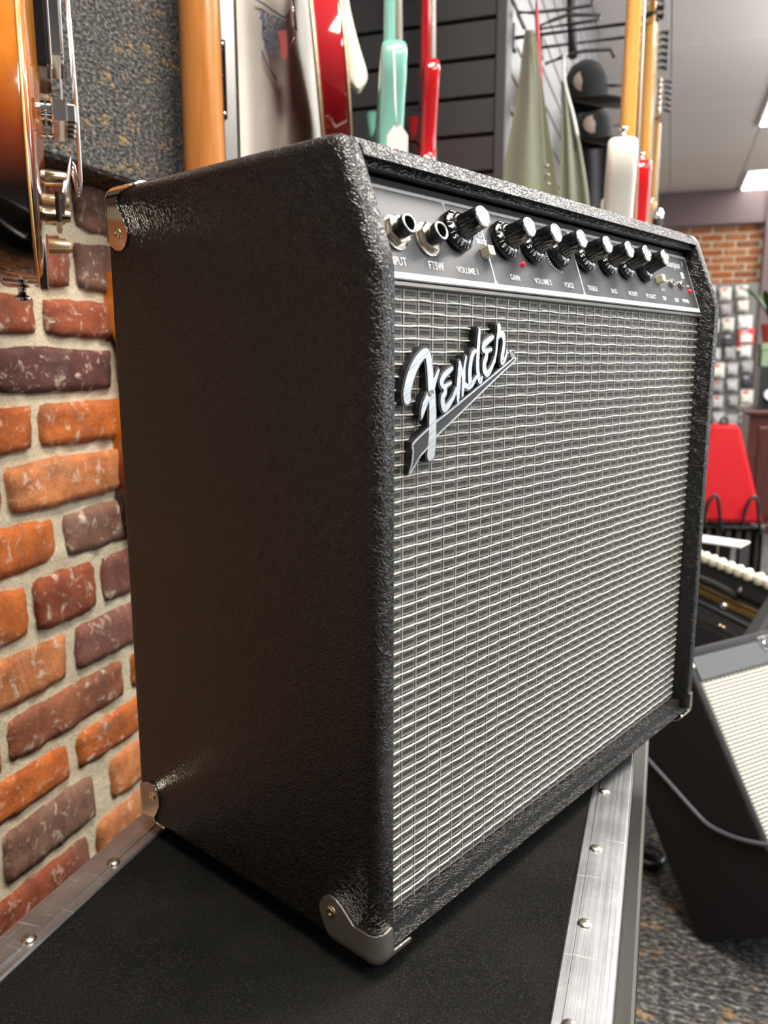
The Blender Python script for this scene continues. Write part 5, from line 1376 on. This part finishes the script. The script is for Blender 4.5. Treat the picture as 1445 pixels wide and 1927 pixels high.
# chrome-topped black stand post seen past the guitars
pp_ = atd(1238, 402, 3.1)
sp = thing('microphone', 'black microphone with chrome grille head standing behind the amplifier top edge', 'microphone', (pp_.x, pp_.y, ZF))
zt_ = pp_.z - ZF
bm = B(); lathe(bm, [(0, zt_ + .02), (.012, zt_ + .018), (.02, zt_ + .004), (.021, zt_ - .012), (.018, zt_ - .02)], 20); obj('grille_head', bm, CHROME, sp, smooth=True)
bm = B(); lathe(bm, [(.019, zt_ - .019), (.020, zt_ - .03), (.016, zt_ - .06), (.012, zt_ - .14), (0, zt_ - .14)], 20); obj('handle', bm, BLACKM, sp, ang=40)
bm = B(); tube(bm, [(0, 0, zt_ - .13), (0, 0, .02)], .009, 10); obj('stand_pole', bm, BLACKM, sp, smooth=True)
bm = B(); lathe(bm, [(0, 0), (.11, 0), (.11, .012), (.03, .025), (0, .025)], 24); obj('stand_base', bm, BLACKM, sp, ang=40)

# ================================================================== accessories, counter, plant at the far end
COLS = {'white': (.86, .85, .82, 1), 'cream': (.80, .77, .68, 1), 'grey': (.38, .36, .35, 1), 'black': (.05, .05, .06, 1), 'red': (.72, .05, .05, 1), 'silver': (.55, .54, .55, 1)}
PM = {k_: simple('%s_packaging' % k_, v_, .35) for k_, v_ in COLS.items()}
yb = YFW - .16
pbl = ony(1316, 545, yb); pbr = ony(1428, 860, yb)
bm = B(); box(bm, (pbl.x - .1, yb + .06, pbr.z - .1), (pbr.x - .03, yb + .10, pbl.z + .06), .004, 1)
tag(obj('peg_board', bm, simple('grey_peg_board', (.22, .21, .2, 1), .7)), 'grey peg board full of packaged accessories below the far brick wall', 'peg board')
GRID = [(1334, 550, 'white', 26), (1365, 552, 'cream', 26), (1396, 548, 'white', 24), (1336, 580, 'silver', 24), (1366, 582, 'grey', 22), (1398, 575, 'cream', 22), (1340, 612, 'white', 28), (1370, 610, 'cream', 26), (1402, 606, 'white', 28),
        (1344, 640, 'black', 26), (1372, 640, 'black', 26), (1404, 632, 'red', 32), (1346, 666, 'silver', 24), (1374, 664, 'grey', 26), (1402, 660, 'white', 24), (1390, 656, 'red', 12), (1350, 696, 'cream', 30), (1378, 694, 'silver', 24), (1406, 690, 'grey', 24),
        (1350, 726, 'grey', 24), (1378, 724, 'silver', 24), (1406, 716, 'black', 24), (1350, 756, 'silver', 26), (1380, 754, 'grey', 22), (1405, 746, 'cream', 28), (1352, 786, 'silver', 24), (1378, 790, 'grey', 24), (1402, 772, 'white', 24), (1402, 797, 'grey', 26)]
ROWY = [550, 579, 610, 639, 664, 694, 723, 753, 788]; ROWN = ['top', 'second', 'third', 'fourth', 'fifth', 'sixth', 'seventh', 'eighth', 'bottom']
for px_, py_, c_, w_ in GRID:
    p = ony(px_, py_, yb); s = w_ / FPX * (yb - CAM.y) * .79
    if c_ == 'red': lab = 'small red packet tucked beside a white package on the peg board' if w_ < 20 else 'bright red and white package hanging on the peg board at the far wall'
    else: lab = '%s accessory package in the %s row, %s column of the far peg board' % (c_, ROWN[min(range(9), key=lambda r_: abs(ROWY[r_] - py_))], 'left' if px_ < 1356 else 'middle' if px_ < 1388 else 'right')
    t = thing('accessory_package', lab, 'package', p, 0, '%s packages on the peg board' % c_)
    jx = random.uniform(.85, 1.0)
    bm = B(); box(bm, (-s / 2 * jx, 0, -s * .55), (s / 2 * jx, .012, s * .5), .003, 1); obj('card', bm, PM[c_], t)
    bm = B(); box(bm, (-s * .36, -.03, -s * .42), (s * .36, .001, s * .12), .010, 2); obj('blister', bm, PM['white' if c_ == 'red' else c_], t)
    bm = B(); box(bm, (-s * .3, -.0015, s * .2), (s * .1, .0005, s * .38)); obj('header_print', bm, PM['red' if (px_ + py_) % 3 == 0 else 'silver'], t)
    bm = B(); tube(bm, [(0, .058, s * .44), (0, -.02, s * .44)], .004, 6); obj('peg', bm, STEEL, t)
# counter
dC = 6.0
MAHO = wood('mahogany', (.055, .014, .012, 1), (.085, .024, .018, 1), rough=.3)
yc = dC * .93 + CAM.y
cl = ony(1411, 772, yc); zc_ = cl.z
ctn = thing('shop_counter', 'dark mahogany shop counter with panelled front at the right edge', 'counter', (cl.x, yc, ZF))
bm = B(); box(bm, (.0, .0, 0), (1.5, .55, zc_ - ZF - .03), .004, 1); obj('counter_body', bm, MAHO, ctn)
bm = B(); box(bm, (-.03, -.03, zc_ - ZF - .03), (1.55, .58, zc_ - ZF), .006, 2); obj('counter_top', bm, MAHO, ctn)
for q in range(3):
    bm = B(); box(bm, (.06 + q * .48, -.012, .10), (.48 + q * .48, .002, zc_ - ZF - .10), .008, 2); obj('front_panel', bm, MAHO, ctn)
bm = B(); box(bm, (-.005, -.015, 0), (1.5, .0, .06), .003, 1); obj('plinth', bm, MAHO, ctn)
gb = ony(1424, 772, yc + .15); k0 = ony(1425, 690, yc + .15); k1 = ony(1425, 646, yc + .15)
rg_ = thing('glass_cabinet', 'dark glass display cabinet standing on the mahogany counter', 'cabinet', (gb.x, yc + .12, zc_))
hz_ = k0.z - zc_
GL = M('smoked_glass', (.03, .035, .035, 1), .05); GL = GL.m
bm = B(); box(bm, (0, 0, 0), (.5, .3, hz_), .004, 1); obj('cabinet_body', bm, GL, rg_)
for x in (.0, .48):
    bm = B(); box(bm, (x, -.006, 0), (x + .02, .01, hz_), .002, 1); obj('corner_post', bm, BLACKM, rg_)
bm = B(); lathe(bm, [(0, .03), (.03, .03), (.035, .01), (.03, 0), (0, 0)], 16, Matrix.Translation((.06, -.02, hz_ * .35)) @ Matrix.Rotation(math.pi / 2, 4, 'X')); obj('round_sticker', bm, PM['white'], rg_)
gbx = thing('green_box', 'sage green storage box on top of the dark glass cabinet', 'box', (gb.x - .0, yc + .13, zc_ + hz_))
GRN = simple('sage_green_card', (.20, .27, .17, 1), .6)
bm = B(); box(bm, (0, 0, 0), (.42, .26, (k1.z - k0.z) * .72), .004, 1); obj('box_base', bm, GRN, gbx)
bm = B(); box(bm, (-.006, -.006, (k1.z - k0.z) * .70), (.426, .266, (k1.z - k0.z)), .004, 1); obj('box_lid', bm, GRN, gbx)
pt_ = ony(1442, 640, yc + .25)
pot = thing('potted_plant', 'leafy plant in a red pot standing on the sage green box', 'plant', (pt_.x + .03, yc + .26, k1.z))
bm = B(); lathe(bm, [(0, 0), (.05, 0), (.07, .10), (.074, .12), (.066, .12), (.06, .10), (0, .10)], 20); obj('pot', bm, simple('red_glazed_pot', (.30, .02, .02, 1), .2, coat=.4), pot, ang=40)
LEAF = simple('dark_green_leaf', (.05, .11, .035, 1), .4)
rl = random.Random(5)
for q in range(12):
    a = q * 2.4; ln = .16 + rl.random() * .16
    bm = B(); L = []
    for i in range(7):
        f = i / 6; r_ = ln * f * .8; z = .12 + ln * 1.5 * f - .32 * ln * f * f * 2; w = .030 * math.sin(math.pi * min(.98, f * .9 + .08))
        c = V((math.cos(a) * r_, math.sin(a) * r_, z)); n = V((-math.sin(a), math.cos(a), 0))
        L.append((bm.verts.new(c + n * w), bm.verts.new(c - V((0, 0, .006))), bm.verts.new(c - n * w)))
    for x, y in zip(L, L[1:]):
        bm.faces.new((x[0], y[0], y[1], x[1])); bm.faces.new((x[1], y[1], y[2], x[2]))
    bmesh.ops.solidify(bm, geom=bm.faces[:], thickness=.0012); obj('leaf', bm, LEAF, pot, smooth=True)
